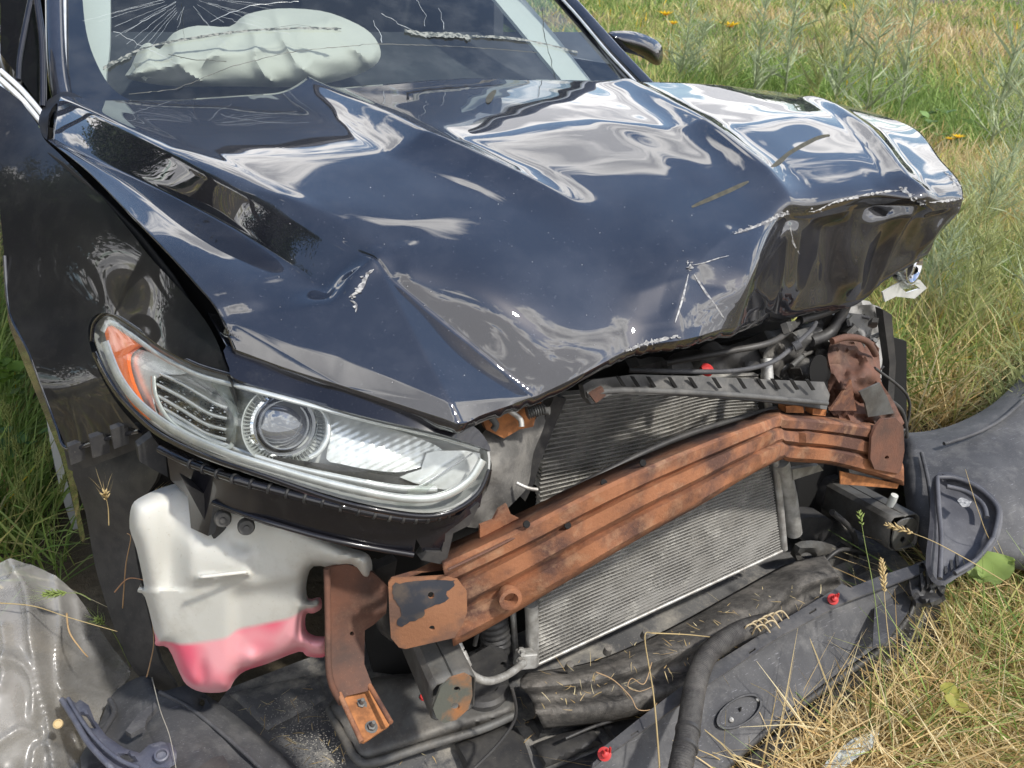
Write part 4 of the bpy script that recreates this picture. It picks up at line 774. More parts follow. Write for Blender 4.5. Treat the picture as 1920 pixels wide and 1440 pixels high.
# bent plane: bulge of the crushed middle
def cbend(u, v): return np.array([0, 1, 0])*(.03*math.exp(-((u-.8)/.25)**2-((v-.8)/.3)**2)+.004*math.sin(v*21+u*3)*math.exp(-((v-.75)/.3)**2))
nt_ = 64; tv = []
for k in range(nt_+1):
    v = k/nt_; A = [[], []]
    prs = []
    for u in np.linspace(0, 1, 14):
        c = cpt(u, v)+cbend(u, v); prs.append(c)
    prs = np.array(prs); q = []
    for dy, dz in ((-.004, -.0009), (-.0046, 0), (-.004, .0009), (.012, .0009), (.012, -.0009)): q.append(prs+np.array([0, dy, dz]))
    q = np.array(q); n_, m_ = q.shape[:2]; V = q.reshape(-1, 3); F = [(i*m_+j, i*m_+j+1, ((i+1) % n_)*m_+j+1, ((i+1) % n_)*m_+j) for i in range(n_) for j in range(m_-1)]
    tv.append((V, F))
core = mk('condenser', *join(tv), fin, car, False); core['label'] = 'dusty air conditioning condenser with bent fins'
fvv = []; ffl = []
rf_ = np.random.default_rng(3)
for k in range(nt_):
    v0, v1 = k/nt_, (k+1)/nt_; M_ = 420; us = np.linspace(0, 1, M_)
    base = len(fvv)
    for i, u in enumerate(us):
        up = i % 2; a = cpt(u, v0 if not up else v1)+cbend(u, v0)
        squ = .003*vnoise(np.array(u*14), np.array(v0*20), 8); a = a+np.array([rf_.normal(0, .0007), -.003+max(0, squ)*1.2+rf_.normal(0, .0006), 0]); fvv.append(a); fvv.append(a+np.array([rf_.normal(0, .001), .013, 0]))
    for i in range(M_-1): b = base+2*i; ffl.append((b, b+1, b+3, b+2))
fo = mk('fins', fvv, ffl, mat('dusty_fin_strip', (.62, .61, .58), (.40, .39, .37), rough=.8, scale=14, contrast=(.4, .6), dust=(.72, .7, .66), dustamt=(.52, .7), dscale=20), core, False); fo['kind'] = 'stuff'
core['kind'] = 'stuff'
# end tanks
tube('end_tank', [P(996, 1132, condY), P(998, 1180, condY), P(998, 1245, condY)], .0125, alu, core, 14, 2)
tube('end_tank', [P(1432, 700, condY+.05), P(1455, 870, condY+.02), P(1470, 1030, condY)], .008, alu, core, 10, 2)
dr = tube('receiver_drier', [P(1462, 865, .22), P(1478, 930, .22), P(1488, 998, .22)], .019, alu, core, 18, 3)
tube('side_plate', [P(1008, 1246, condY-.004), P(1250, 1133, condY-.004), P(1466, 1033, condY-.004)], .004, alu, core, 8, 1)
box('pipe_block', P(985, 1235, condY-.02), (.035, .03, .028), alu, core, .003, rot=basis((.3, -1, .2)))
for px, py in ((978, 1222), (975, 1238)): lathe('nut', P(px, py, condY-.035), (-.4, -1, .3), [(0, .012), (.004, .012), (.004, 0), (.007, 0), (.007, -.006)], alu, core, 6)
pipe = tube('refrigerant_pipe', [P(846, 1188, .13), P(858, 1212, .12), P(872, 1245, .10), P(886, 1266, .09), P(915, 1277, .09), P(950, 1266, .11), P(982, 1243, .15)], .0068, alu, car, 14, 6)
for px, py, y_, r_ in ((850, 1196, .128, .0105), (858, 1213, .12, .0095), (866, 1232, .11, .0105), (872, 1244, .104, .0092)): lathe('ferrule', P(px, py, y_), P(872, 1245, .1)-P(850, 1196, .13), [(.006, -.008), (r_, -.007), (r_, .007), (.006, .008)], alu, pipe, 16)
tube('inner_radiator_post', [P(961, 1140, .235), P(968, 1235, .235)], .006, alu, car, 8, 1)
hs_ = tube('corrugated_duct', [P(915, 1120, .26), P(925, 1170, .25), P(928, 1215, .24), P(905, 1260, .22)], .028, plas, car, 18, 5, ribs=.012, ribh=.05)
patch('duct_bracket', [(880, 1250), (930, 1222), (952, 1228), (958, 1262), (945, 1300), (890, 1305), (865, 1290)], byY(.19), plas, car, step=9, thick=.02, sharp=30, holes=[loop(944, 1246, 6, 5)])
# radiator behind: dark shroud panels
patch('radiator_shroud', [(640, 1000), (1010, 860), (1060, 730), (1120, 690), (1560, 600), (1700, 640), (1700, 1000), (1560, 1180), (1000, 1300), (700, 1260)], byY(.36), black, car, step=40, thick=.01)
patch('shroud_edge', [(1040, 742), (1062, 748), (1040, 800), (1012, 870), (1002, 905), (985, 940), (975, 930), (990, 880), (1010, 810)], byY(.155), plas, car, step=9, thick=.02, sharp=30)
# grey side deflector beside the headlight
patch('air_guide', curve2([(905, 812), (940, 800), (990, 800), (1015, 770), (1030, 750), (1020, 800), (1000, 850), (992, 905), (975, 930), (945, 960), (935, 975), (905, 990), (870, 985), (880, 965), (912, 920), (922, 870)], 3), byY([(905, 812, .12), (1030, 750, .17), (992, 905, .13), (935, 975, .10), (880, 975, .10), (950, 870, .09)], lambda px, py, d: .008*vnoise(px/28, py/40, 6)), mat('dusty_grey_rubber', (.09, .088, .084), (.16, .155, .145), rough=.8, scale=14, bump=.0012, bscale=120, dust=(.24, .23, .21), dustamt=(.5, .75), dscale=14), car, step=7, thick=.006, sharp=60)
tube('clip_rod', [P(968, 905, .09), P(990, 915, .08), P(1008, 918, .075)], .003, alu, car, 8, 3)
patch('rust_bracket', [(925, 975), (935, 955), (950, 945), (958, 965), (985, 978), (965, 992), (945, 985), (930, 1000), (900, 1008), (900, 985)], byY(.06), rust, car, step=8, thick=.004)
# hood latch
lt = patch('hood_latch', [(902, 782), (925, 770), (960, 760), (1010, 745), (1020, 765), (1005, 780), (1000, 800), (975, 805), (945, 822), (912, 806)], byY(.10), rust_o, car, step=8, thick=.01, sharp=40)
tube('spring', [P(988, 775, .08), P(1020, 765, .075)], .008, steel_d, lt, 12, 1, ribs=.0035, ribh=.22)
tube('lever', [P(955, 770, .08), P(975, 785, .075), P(978, 800, .07)], .004, alu, lt, 8, 3); lathe('pin', P(1018, 770, .075), (.6, -.6, .1), [(0, .01), (.006, .01), (.006, -.004)], steel_d, lt, 12)
tube('lever', [P(918, 780, .085), P(930, 795, .08), P(925, 806, .08)], .005, steel_d, lt, 8, 3)
# slatted cross bar
cb_ = patch('grille_crossbar', [(1093, 722), (1110, 712), (1190, 702), (1330, 706), (1450, 712), (1545, 716), (1556, 740), (1550, 768), (1500, 760), (1420, 752), (1300, 742), (1150, 738), (1110, 758), (1098, 745)], byY([(1093, 722, .10), (1330, 706, .10), (1545, 716, .13), (1550, 768, .11), (1300, 742, .08), (1110, 758, .09)]), mat('dusty_crossbar', (.06, .06, .06), (.10, .10, .098), rough=.7, scale=20, dust=(.2, .19, .175), dustamt=(.5, .8), dscale=14), car, step=9, thick=.012, sharp=30)
for k, px in enumerate([1165, 1192, 1222, 1262, 1300, 1345, 1392, 1428, 1455, 1490, 1520]):
    patch('slot', [(px-9, 706+k*.6), (px-3, 706+k*.6), (px+9, 724+k*.7), (px+3, 725+k*.7)], byY(.085 if k < 7 else .105), black, cb_, step=6, thick=.003)
tube('crossbar_lip', [P(1100, 740, .078), P(1160, 732, .072), P(1300, 736, .070), P(1420, 744, .085), P(1550, 756, .10)], .005, MT['dusty_crossbar'], cb_, 8, 4)
patch('bolt_eye', [(1106, 740), (1130, 726), (1136, 742), (1118, 756)], byY(.07), rust_d, cb_, step=7, thick=.006)
tube('hood_cable', [P(1180, 694, .16), P(1290, 697, .12), P(1380, 695, .10), P(1445, 680, .10), P(1485, 652, .12), P(1520, 620, .16), P(1530, 605, .2)], .0042, plas_l, car, 10, 6)
tube('hood_cable', [P(1250, 680, .25), P(1360, 660, .2), P(1450, 640, .18), P(1500, 600, .25)], .006, plas, car, 10, 6)
lathe('cable_clip', P(1494, 648, .11), (.5, -.2, .3), [(.006, -.007), (.009, -.006), (.009, .006), (.006, .007)], plas_l, car, 12)
# engine-bay clutter under the raised hood
eb = mat('dirty_engine_metal', (.10, .10, .098), (.05, .048, .045), rough=.6, metal=.3, scale=14, dust=(.28, .265, .24), dustamt=(.48, .75), dscale=9, bump=.001, bscale=90)
patch('upper_tie_bar', [(1180, 690), (1300, 665), (1430, 640), (1560, 590), (1600, 600), (1560, 660), (1420, 690), (1240, 700)], byY(.26, lambda px, py, d: .02*vnoise(px/30, py/25, 7)), plas, car, step=10, thick=.02, sharp=30)
patch('inner_panel', curve2([(1440, 650), (1500, 618), (1540, 615), (1548, 650), (1530, 690), (1490, 720), (1450, 700), (1432, 680)], 3), byY(.24, lambda px, py, d: .02*vnoise(px/22, py/22, 8)), eb, car, step=7, thick=.012, sharp=35)
tube('receiver_neck', [P(1437, 672, .2), P(1440, 720, .18)], .011, alu, car, 14, 2)
patch('bay_panel', curve2([(1560, 600), (1600, 575), (1650, 575), (1668, 620), (1676, 680), (1672, 760), (1650, 740), (1620, 700), (1590, 660)], 3), byY(.32, lambda px, py, d: .015*vnoise(px/20, py/35, 3)), mat('torn_light_insulation', (.42, .42, .41), (.2, .2, .2), rough=.85, scale=18, bump=.004, bscale=40, dust=(.3, .29, .27), dustamt=(.5, .7), dscale=14), car, step=7, thick=.012, sharp=60)
patch('bay_edge', [(1655, 580), (1672, 590), (1680, 680), (1675, 770), (1664, 760), (1668, 680)], byY(.28), plas, car, step=10, thick=.02)
for q, r_ in (([(1520, 640), (1560, 620), (1590, 560)], .012), ([(1500, 600), (1550, 585), (1600, 560)], .009), ([(1600, 700), (1650, 740), (1690, 770), (1700, 820)], .005), ([(1640, 690), (1700, 740), (1702, 790), (1680, 850)], .003), ([(1700, 800), (1680, 830), (1690, 900)], .004)):
    tube('wire', [P(a, b, .24 if r_ > .006 else .16) for a, b in q], r_, plas, car, 10, 5)
patch('wire_box', [(1590, 870), (1640, 880), (1700, 900), (1712, 950), (1695, 985), (1660, 960), (1600, 930)], byY(.3), plas, car, step=12, thick=.04)
lathe('white_fitting', P(1673, 938, .13), (0, -.2, 1), [(.008, -.015), (.009, .0), (.008, .015), (0, .016)], whitep if False else trim, car, 14)
lathe('red_cap', P(1325, 693, .14), (0, -.5, 1), [(.012, -.004), (.011, .004), (0, .006)], red, car, 14)
# far-side rusted tower
tw = patch('rusty_rail_tower', curve2([(1552, 665), (1560, 640), (1590, 630), (1640, 642), (1650, 680), (1652, 715), (1668, 740), (1685, 772), (1690, 800), (1600, 795), (1556, 772), (1550, 730), (1558, 700)], 3), byY([(1552, 665, .20), (1640, 642, .22), (1690, 800, .12), (1556, 772, .14), (1600, 720, .13)], lambda px, py, d: .022*vnoise(px/22, py/26, 4)+.008*vnoise(px/9, py/9, 6)), rust_d, car, step=6, thick=.006, sharp=45)
tw['label'] = 'crumpled rusty mounting tower at the far end of the beam'
patch('torn_flap', [(1556, 770), (1580, 735), (1596, 712), (1606, 770)], byY(.11), rust, tw, step=8, thick=.004); patch('torn_flap', [(1612, 735), (1650, 718), (1664, 745), (1676, 775), (1628, 782), (1622, 755)], byY(.10), steel_d, tw, step=8, thick=.004)
patch('cavity', curve2([(1518, 690), (1530, 668), (1548, 670), (1552, 700), (1550, 745), (1535, 750), (1522, 720)], 3), byY(.15), black, tw, step=8, thick=.002)
tube('rolled_edge', [P(1560, 640, .17), P(1590, 632, .17), P(1625, 640, .18), P(1642, 665, .18)], .007, rust_d, tw, 10, 4)
patch('rust_block', [(1474, 762), (1505, 758), (1508, 774), (1474, 774)], byY(.12), rust_o, car, step=8, thick=.02); patch('rust_block', [(1524, 766), (1550, 768), (1548, 780), (1524, 778)], byY(.12), rust_o, car, step=8, thick=.02)
patch('cross_brace', [(1486, 880), (1536, 872), (1544, 882), (1500, 896), (1488, 900)], byY(.2), alu, car, step=9, thick=.01)
# far rail
rr_ = boxrail('front_rail', P(1530, 905, .42), P(1695, 998, .10), .07, .075, steel_d, car)
patch('end_plate', curve2([(1686, 980), (1712, 972), (1720, 985), (1716, 1012), (1696, 1032), (1678, 1030), (1674, 1008)], 3), byY(.095), steel_d, rr_, step=6, thick=.004, holes=[loop(1698, 988, 4, 4), loop(1693, 1012, 5, 6)])
patch('engine_mount', curve2([(1495, 975), (1540, 970), (1562, 978), (1558, 1005), (1530, 1020), (1500, 1010)], 2), byY(.26), plas, car, step=8, thick=.05, sharp=30)
patch('lower_arm', curve2([(1490, 1020), (1540, 1015), (1600, 1040), (1640, 1070), (1620, 1085), (1560, 1090), (1520, 1080), (1500, 1060)], 3), byY(.22, lambda px, py, d: -.02*(1-np.exp(-d/8))), steel_d, car, step=8, thick=.02, holes=[loop(1512, 1042, 10, 6)])
patch('side_cover', curve2([(1560, 900), (1620, 910), (1690, 960), (1700, 1020), (1690, 1060), (1640, 1060), (1580, 1000), (1540, 960)], 3), byY(.34), plas, car, step=14, thick=.02)
patch('strut', [(1595, 1078), (1640, 1040), (1660, 1045), (1610, 1092)], byY(.15), plas_l, car, step=9, thick=.012); lathe('bushing', P(1580, 1092, .18), (-.2, -1, .3), [(.026, -.02), (.028, 0), (.022, .006), (.012, .004), (.010, -.01), (0, -.01)], plas, car, 24)

# more torn plastic, wires and clips round the engine bay and rails
rw = random.Random(21)
for k in range(16):
    px, py, y_ = rw.uniform(1480, 1660), rw.uniform(590, 720), rw.uniform(.22, .33); q = [(px, py), (px+rw.uniform(-40, 40), py+rw.uniform(-25, 25)), (px+rw.uniform(-60, 60), py+rw.uniform(-50, 50))]
    tube('wire', [P(a, max(590, b), y_+.015*i) for i, (a, b) in enumerate(q)], rw.choice([.0022, .003, .004, .006]), rw.choice([plas, plas_l, eb, steel_d]), car, 8, 5)
for k in range(14):
    px, py, y_ = rw.uniform(1470, 1640), rw.uniform(600, 700), rw.uniform(.2, .3); s_ = rw.uniform(9, 22); n_ = rw.randint(4, 6); a0 = rw.random()*6
    patch('torn_bracket', [(px+s_*rw.uniform(.6, 1.3)*math.cos(a0+j*6.283/n_), py+s_*rw.uniform(.5, 1.)*math.sin(a0+j*6.283/n_)) for j in range(n_)], byY([(px, py, y_), (px+10, py, y_+rw.uniform(-.02, .02)), (px, py+10, y_+rw.uniform(-.02, .02))], linear=True), rw.choice([eb, plas, steel_d, eb]), car, step=9, thick=rw.choice([.002, .006, .012]), sharp=30)
for k in range(10):
    px, py = rw.uniform(1500, 1680), rw.uniform(1000, 1090); s_ = rw.uniform(8, 20); n_ = rw.randint(4, 6)
    patch('torn_bracket', [(px+s_*rw.uniform(.6, 1.4)*math.cos(j*6.283/n_), py+s_*rw.uniform(.4, .9)*math.sin(j*6.283/n_)) for j in range(n_)], byY(rw.uniform(.2, .3)), rw.choice([plas, steel_d, plas_l]), car, step=9, thick=.01, sharp=30)
for q, y_, r_ in (([(1540, 1060), (1580, 1030), (1640, 1050), (1690, 1100)], .18, .005), ([(1560, 960), (1600, 1000), (1605, 1060)], .2, .007), ([(960, 1290), (968, 1330), (960, 1360), (930, 1400), (890, 1440)], .05, .0028), ([(1060, 1385), (1120, 1360), (1180, 1345), (1215, 1352)], .04, .003), ([(700, 1060), (720, 1080), (716, 1160), (740, 1190)], .18, .012), ([(880, 1130), (900, 1150), (890, 1210)], .2, .004), ([(905, 1000), (880, 1010), (850, 1030)], .09, .003)):
    tube('wire', [P(a, b, y_) for a, b in q], r_, plas, car, 8, 6)
patch('skid_bracket', [(700, 1070), (745, 1050), (740, 1080), (725, 1098), (727, 1130), (705, 1130)], byY(.16), plas, car, step=9, thick=.02, sharp=30)
# ---- far headlight remains
fh = lathe('headlight', P(1712, 500, .30), (.2, -1, .1), [(.036, -.03), (.040, 0), (.038, .004), (.034, .004), (.030, -.002), (.028, -.012)], chrome, car, 40); fh['label'] = 'broken far headlight with exposed chrome ring'
rv = []
a_, b_, n_ = basis((.2, -1, .1)); fc = P(1712, 500, .30)
for k in range(48):
    th = 2*math.pi*k/48; d = a_*math.cos(th)+b_*math.sin(th); rv.append(tube_vf([fc+d*.028-n_*.012, fc+d*.034+n_*.003], .0008, 4))
mk('ribbed_ring', *join(rv), chromed, fh, False)['kind'] = 'stuff'
lathe('bowl', fc, (.2, -1, .1), [(.028, -.012), (.024, -.02), (0, -.024)], black, fh, 24)
for k in range(9):
    a = math.radians(-60+k*22); c = fc+a_*math.cos(a)*.046+b_*math.sin(a)*.046; rv = lathe_vf(c, n_, [(0, .012), (.004, .0), (.007, -.02)], 6); mk('broken_shard', *rv, lens2, fh, False)
patch('broken_bezel', [(1655, 548), (1690, 528), (1725, 525), (1738, 540), (1715, 560), (1680, 556), (1660, 566)], byY(.30), chromed, fh, step=7, thick=.004, holes=[np.array([(1690, 540), (1715, 533), (1725, 541), (1700, 549)])])

# ---- foam air deflector in front of the condenser
ad_rows = [ # rear to front lines (px list, z)
 ([(985, 1262), (1110, 1240), (1240, 1185), (1360, 1120), (1470, 1060), (1545, 1040)], .135, .155),
 ([(975, 1275), (1110, 1258), (1250, 1205), (1380, 1140), (1490, 1080), (1560, 1062)], .175, .19),
 ([(980, 1290), (1120, 1275), (1270, 1225), (1400, 1160), (1505, 1098), (1572, 1080)], .18, .20),
 ([(990, 1302), (1125, 1288), (1275, 1240), (1405, 1176), (1512, 1112), (1578, 1094)], .148, .165),
 ([(998, 1315), (1130, 1300), (1285, 1252), (1412, 1190), (1520, 1124), (1585, 1104)], .138, .158),
 ([(1005, 1332), (1140, 1318), (1295, 1272), (1420, 1210), (1530, 1142), (1595, 1118)], .162, .18),
 ([(1012, 1350), (1150, 1338), (1300, 1290), (1430, 1228), (1540, 1158), (1600, 1130)], .14, .16),
 ([(1020, 1366), (1160, 1350), (1305, 1305), (1440, 1244), (1550, 1172), (1605, 1142)], .11, .13)]
A = []
for pts, z0, z1 in ad_rows:
    q = curve2(pts, 10, False); A.append([PZ(a, b, z0+(z1-z0)*i/len(q)+.003*float(vnoise(np.array(a/20.), np.array(b/14.), 3))+(.007 if (int(a/55) % 3 == 0) else 0)) for i, (a, b) in enumerate(q)])
A = np.array(A); Ad = np.zeros((29, A.shape[1], 3))
for j in range(A.shape[1]):
    c = A[:, j]; Ad[:, j] = curve2(c, 4, False)
fm = grid('air_deflector', Ad, foam, car, thick=.01, sharp=50); 
me = fm.data
if sum(p.normal.z*p.area for p in me.polygons) < 0: me.flip_normals()
for px, py in ((1068, 1248), (1140, 1218), (1210, 1188)): lathe('stud', PZ(px, py, .19), (0, -.3, 1), [(.008, -.01), (.007, .006), (0, .009)], foam, fm, 12)

# ================================================================== LOOSE PIECES
# ---- detached lower bumper panel
lb = thing('detached_bumper_panel', 'long dark grey bumper panel with two red clips, lying below the radiator', 'bumper panel', tuple(PZ(1420, 1300, 0)))
zc = [(1105, 1460, .15), (1130, 1405, .17), (1310, 1262, .19), (1580, 1092, .20), (1720, 1058, .21), (1715, 1100, .16), (1640, 1212, .10), (1430, 1368, .08), (1350, 1450, .07)]
patch('face', [(1100, 1500), (1112, 1430), (1128, 1418), (1320, 1282), (1460, 1190), (1590, 1122), (1722, 1072), (1716, 1100), (1690, 1150), (1648, 1210), (1560, 1270), (1430, 1368), (1350, 1450), (1330, 1500)], byZ(zc, lambda px, py, d: -.010*np.exp(-(((px-1387)*.83-(py-1333)*-.56)/46.)**4-(((px-1387)*.56+(py-1333)*.83)/30.)**4)*0+.0015*vnoise(px/60, py/60, 5)), plas_l, lb, step=9, thick=.005, sharp=50)
flg = [(1110, 1440), (1130, 1402), (1200, 1346), (1310, 1262), (1400, 1206), (1470, 1162), (1568, 1103), (1578, 1094), (1594, 1102), (1650, 1080), (1722, 1056), (1724, 1076), (1590, 1126), (1460, 1194), (1320, 1288), (1128, 1424)]
patch('flange', flg, byZ(.205, None), mat('dark_grey_plastic', (.05, .051, .057), (.075, .076, .08), rough=.6, scale=18, dust=(.17, .165, .16), dustamt=(.5, .8), dscale=13), lb, step=10, thick=.004, holes=[np.array([(1182, 1378), (1196, 1369), (1198, 1373), (1184, 1382)]), np.array([(1403, 1222), (1416, 1214), (1417, 1218), (1405, 1226)]), np.array([(1516, 1148), (1530, 1140), (1531, 1144), (1518, 1152)])], sharp=30)
for px, py in ((1133, 1414), (1561, 1124)):
    c = PZ(px, py, .212); cl = lathe('red_clip', c, (-.3, -.6, .8), [(.011, 0), (.011, .003), (.006, .005), (.006, .012), (.003, .014), (0, .014)], red, lb, 16)
    mk('prong', *join([box_vf(c+np.array([dx, -.006, .012]), (.0025, .003, .010)) for dx in (-.006, 0, .006)]), red, cl, False)
ov = loop(1387, 1334, 50, 26, 40, -.56)
Vv = []; A = []
for s, dz in ((1.0, .0), (.97, .008), (.86, .008), (.82, -.004)):
    q = np.array([1387, 1334])+(ov-np.array([1387, 1334]))*s; zz = rbf(zc)(q[:, 0], q[:, 1])+dz; A.append(onax(q[:, 0], q[:, 1], 2, zz))
grid('oval_rim', np.array(A), plas_l, lb, closed_v=True, sharp=40)
for px, py in ((1370, 1350), (1420, 1311)): c = onax(px, py, 2, rbf(zc)(np.array([px]), np.array([py])))[0]; lathe('rivet', c, (-.3, -.6, .8), [(.006, 0), (.004, .006), (0, .008)], alu, lb, 12)
c = onax(1388, 1330, 2, rbf(zc)(np.array([1388.]), np.array([1330.]))+.003)[0]; mk('slot', *box_vf(c, (.004, .002, .010)), black, lb, False)
for pts, r_, dz in (([(1340, 1455), (1430, 1375), (1560, 1280), (1650, 1218), (1700, 1160), (1722, 1110)], .008, .0), ([(1372, 1460), (1440, 1400), (1570, 1305), (1668, 1238), (1725, 1165), (1745, 1100)], .011, -.02), ([(1400, 1462), (1460, 1420), (1580, 1335), (1690, 1262), (1742, 1200)], .010, -.045)):
    q = curve2(pts, 6, False); z_ = rbf(zc)(q[:, 0], q[:, 1])*.9+dz; tube('lower_lip', [onax(a, b, 2, z)[0] for (a, b), z in zip(q, np.maximum(z_, .02))], r_, plas, lb, 10, 0)
patch('black_skirt', [(1350, 1470), (1440, 1392), (1560, 1298), (1655, 1225), (1715, 1150), (1738, 1090), (1762, 1100), (1765, 1170), (1748, 1240), (1680, 1280), (1560, 1350), (1450, 1420), (1420, 1470)], byZ([(1350, 1470, .05), (1560, 1298, .07), (1738, 1090, .13), (1762, 1170, .05), (1560, 1350, .02), (1420, 1470, .01)]), mat('speckled_black_plastic', (.018, .018, .02), rough=.5, dust=(.08, .08, .08), dustamt=(.5, .8), dscale=10), lb, step=12, thick=.005, sharp=40)
mk('glass_crumb', *join([(lambda c: box_vf(c, (.0016, .0016, .0012)))(PZ(1650+rk.gauss(60, 26), 1200+rk.gauss(0, 30), .085)) for _ in range(80)]), chipm, lb, False)['kind'] = 'stuff'
for px, py in (): patch('tab', [(px-8, py-8), (px+4, py-16), (px+6, py-4), (px-6, py+6)], byZ(.12), plas_l, lb, step=6, thick=.008)
patch('corner_bracket', curve2([(1710, 1060), (1760, 1050), (1772, 1085), (1770, 1115), (1745, 1130), (1718, 1130), (1706, 1100)], 2), byZ(.19, lambda px, py, d: .012*vnoise(px/9, py/9, 3)), plas, lb, step=7, thick=.012, sharp=35, holes=[loop(1742, 1075, 12, 6)])
patch('side_wing', [(1640, 1140), (1700, 1105), (1716, 1098), (1704, 1145), (1660, 1205), (1636, 1212)], byZ(.155), plas_l, lb, step=9, thick=.006, sharp=40)

# ---- grey bumper cover at the right
bc = thing('bumper_cover', 'large grey bumper cover with wheel arch cut, lying in the grass at the right', 'bumper cover', tuple(PZ(1850, 950, 0)))
bco = curve2([(1690, 812), (1740, 808), (1790, 795), (1850, 765), (1900, 722), (1960, 655), (2060, 520)], 5, False).tolist()+[(2200, 560), (2240, 1000), (2100, 1100), (1960, 1080), (1880, 1060), (1800, 1060), (1730, 1040), (1700, 960), (1690, 880)]
patch('cover_shell', bco, byZ([(1690, 812, .27), (1790, 795, .27), (1900, 722, .30), (2060, 520, .33), (1880, 1060, .16), (1700, 960, .22), (2200, 560, .2), (2100, 1100, .08), (1730, 1040, .18), (1850, 900, .27)], lambda px, py, d: -.03*np.exp(-d/9.)), plas_l, bc, step=13, thick=.006, sharp=60)
tube('stiffening_rib', [PZ(a, b, z) for a, b, z in [(1770, 832, .285), (1830, 812, .29), (1880, 785, .295), (1925, 745, .30)]], .005, plas_l, bc, 8)
tube('stiffening_rib', [PZ(1728, 850, .27), PZ(1740, 900, .262), PZ(1748, 960, .25)], .005, plas_l, bc, 8)
fb = patch('fog_lamp_bezel', curve2([(1757, 895), (1790, 896), (1830, 912), (1862, 940), (1872, 965), (1862, 1010), (1830, 1050), (1790, 1075), (1762, 1090), (1745, 1060), (1752, 980)], 3), byZ([(1757, 895, .31), (1862, 940, .30), (1862, 1010, .26), (1762, 1090, .22), (1745, 1060, .24), (1800, 980, .28)], lambda px, py, d: -.02*(1-np.exp(-d/10))), mat('slate_plastic', (.055, .057, .068), (.085, .087, .1), rough=.55, scale=14, dust=(.16, .16, .17), dustamt=(.5, .85), dscale=12), bc, step=9, thick=.01, sharp=50)
for q in ([(1757, 895), (1790, 896), (1830, 912), (1862, 940), (1872, 965), (1862, 1010)], [(1757, 895), (1760, 950), (1765, 1010), (1762, 1085)], [(1775, 912), (1812, 922), (1842, 945), (1850, 970)], [(1790, 1075), (1830, 1050), (1862, 1010)]): tube('bezel_rim', [PZ(a, b, .315-max(0, b-900)*.0004) for a, b in q], .0055, MT['slate_plastic'], fb, 8, 4)
patch('sticker', [(1795, 938), (1802, 932), (1822, 940), (1816, 950), (1804, 950)], byZ(.313), chipm, fb, step=6, thick=.001)
for k in range(7):
    px, py = 1725+k*11, 1105-k*7; patch('bezel_fin', [(px, py-30), (px+5, py-32), (px+8, py-6), (px+3, py)], byZ(.2+k*.005), plas, fb, step=8, thick=.01)

# ---- corrugated hose
hz_ = thing('rubber_hose', 'thick black corrugated hose lying across the grey bumper panel', 'hose', tuple(PZ(1280, 1400, 0)))
tube('hose_body', [PZ(1262, 1520, .20), PZ(1276, 1440, .225), PZ(1290, 1370, .235), PZ(1303, 1290, .235), PZ(1322, 1235, .235), PZ(1352, 1205, .235), PZ(1395, 1180, .225), PZ(1440, 1168, .20)], .0185, mat('cracked_rubber', (.032, .03, .03), (.06, .058, .055), rough=.75, scale=50, bump=.0012, bscale=260, dust=(.14, .13, .12), dustamt=(.5, .8), dscale=16), hz_, 20, 10, ribs=.0042, ribh=.035)
for q in [PZ(1290, 1370, .235), PZ(1285, 1402, .233)]: lathe('hose_collar', q, PZ(1303, 1290, .235)-PZ(1276, 1440, .225), [(.018, -.004), (.0205, -.003), (.0205, .003), (.018, .004)], plas, hz_, 20)

# ---- front left splash shield + grey bracket
sh = thing('splash_shield', 'scratched grey plastic splash shield on the ground below the white tank', 'splash shield', tuple(PZ(350, 1400, 0)))
patch('shield_body', curve2([(150, 1420), (185, 1360), (205, 1310), (230, 1285), (265, 1268), (285, 1272), (300, 1296), (355, 1284), (380, 1298), (440, 1340), (500, 1388), (570, 1450)], 3, False).tolist()+[(600, 1500), (160, 1500)], byZ([(150, 1420, .17), (265, 1268, .13), (355, 1284, .15), (440, 1340, .14), (570, 1450, .13), (300, 1500, .2), (300, 1400, .18), (215, 1330, .12), (350, 1340, .17)], lambda px, py, d: .004*vnoise(px/25, py/25, 5)-.015*np.exp(-d/4.)), plas_l, sh, step=8, thick=.005, sharp=50, holes=[loop(379, 1318, 5, 6)])
tube('shield_rib', [PZ(a, b, z) for a, b, z in [(206, 1312, .135), (215, 1335, .14), (195, 1370, .165), (180, 1400, .18)]], .005, plas_l, sh, 8)
patch('shield_pocket', [(235, 1370), (258, 1340), (290, 1316), (294, 1325), (275, 1348), (272, 1362), (245, 1376)], byZ(.20), plas_l, sh, step=6, thick=.01, sharp=30)
tube('shield_rib', [PZ(a, b, z) for a, b, z in [(300, 1298, .155), (360, 1330, .165), (440, 1395, .165), (520, 1470, .16)]], .004, plas_l, sh, 8)
patch('shield_pocket', [(370, 1440), (400, 1420), (418, 1416), (440, 1450), (450, 1480), (380, 1480)], byZ(.2), plas, sh, step=8, thick=.012, sharp=30)
bk = thing('plastic_bracket', 'long slate grey mounting bracket with a round eye, lying on the splash shield', 'bracket', tuple(PZ(240, 1400, .15)))
slate = mat('slate_bracket', (.075, .082, .115), (.11, .115, .145), rough=.5, scale=20, dust=(.26, .27, .3), dustamt=(.54, .75), dscale=25)
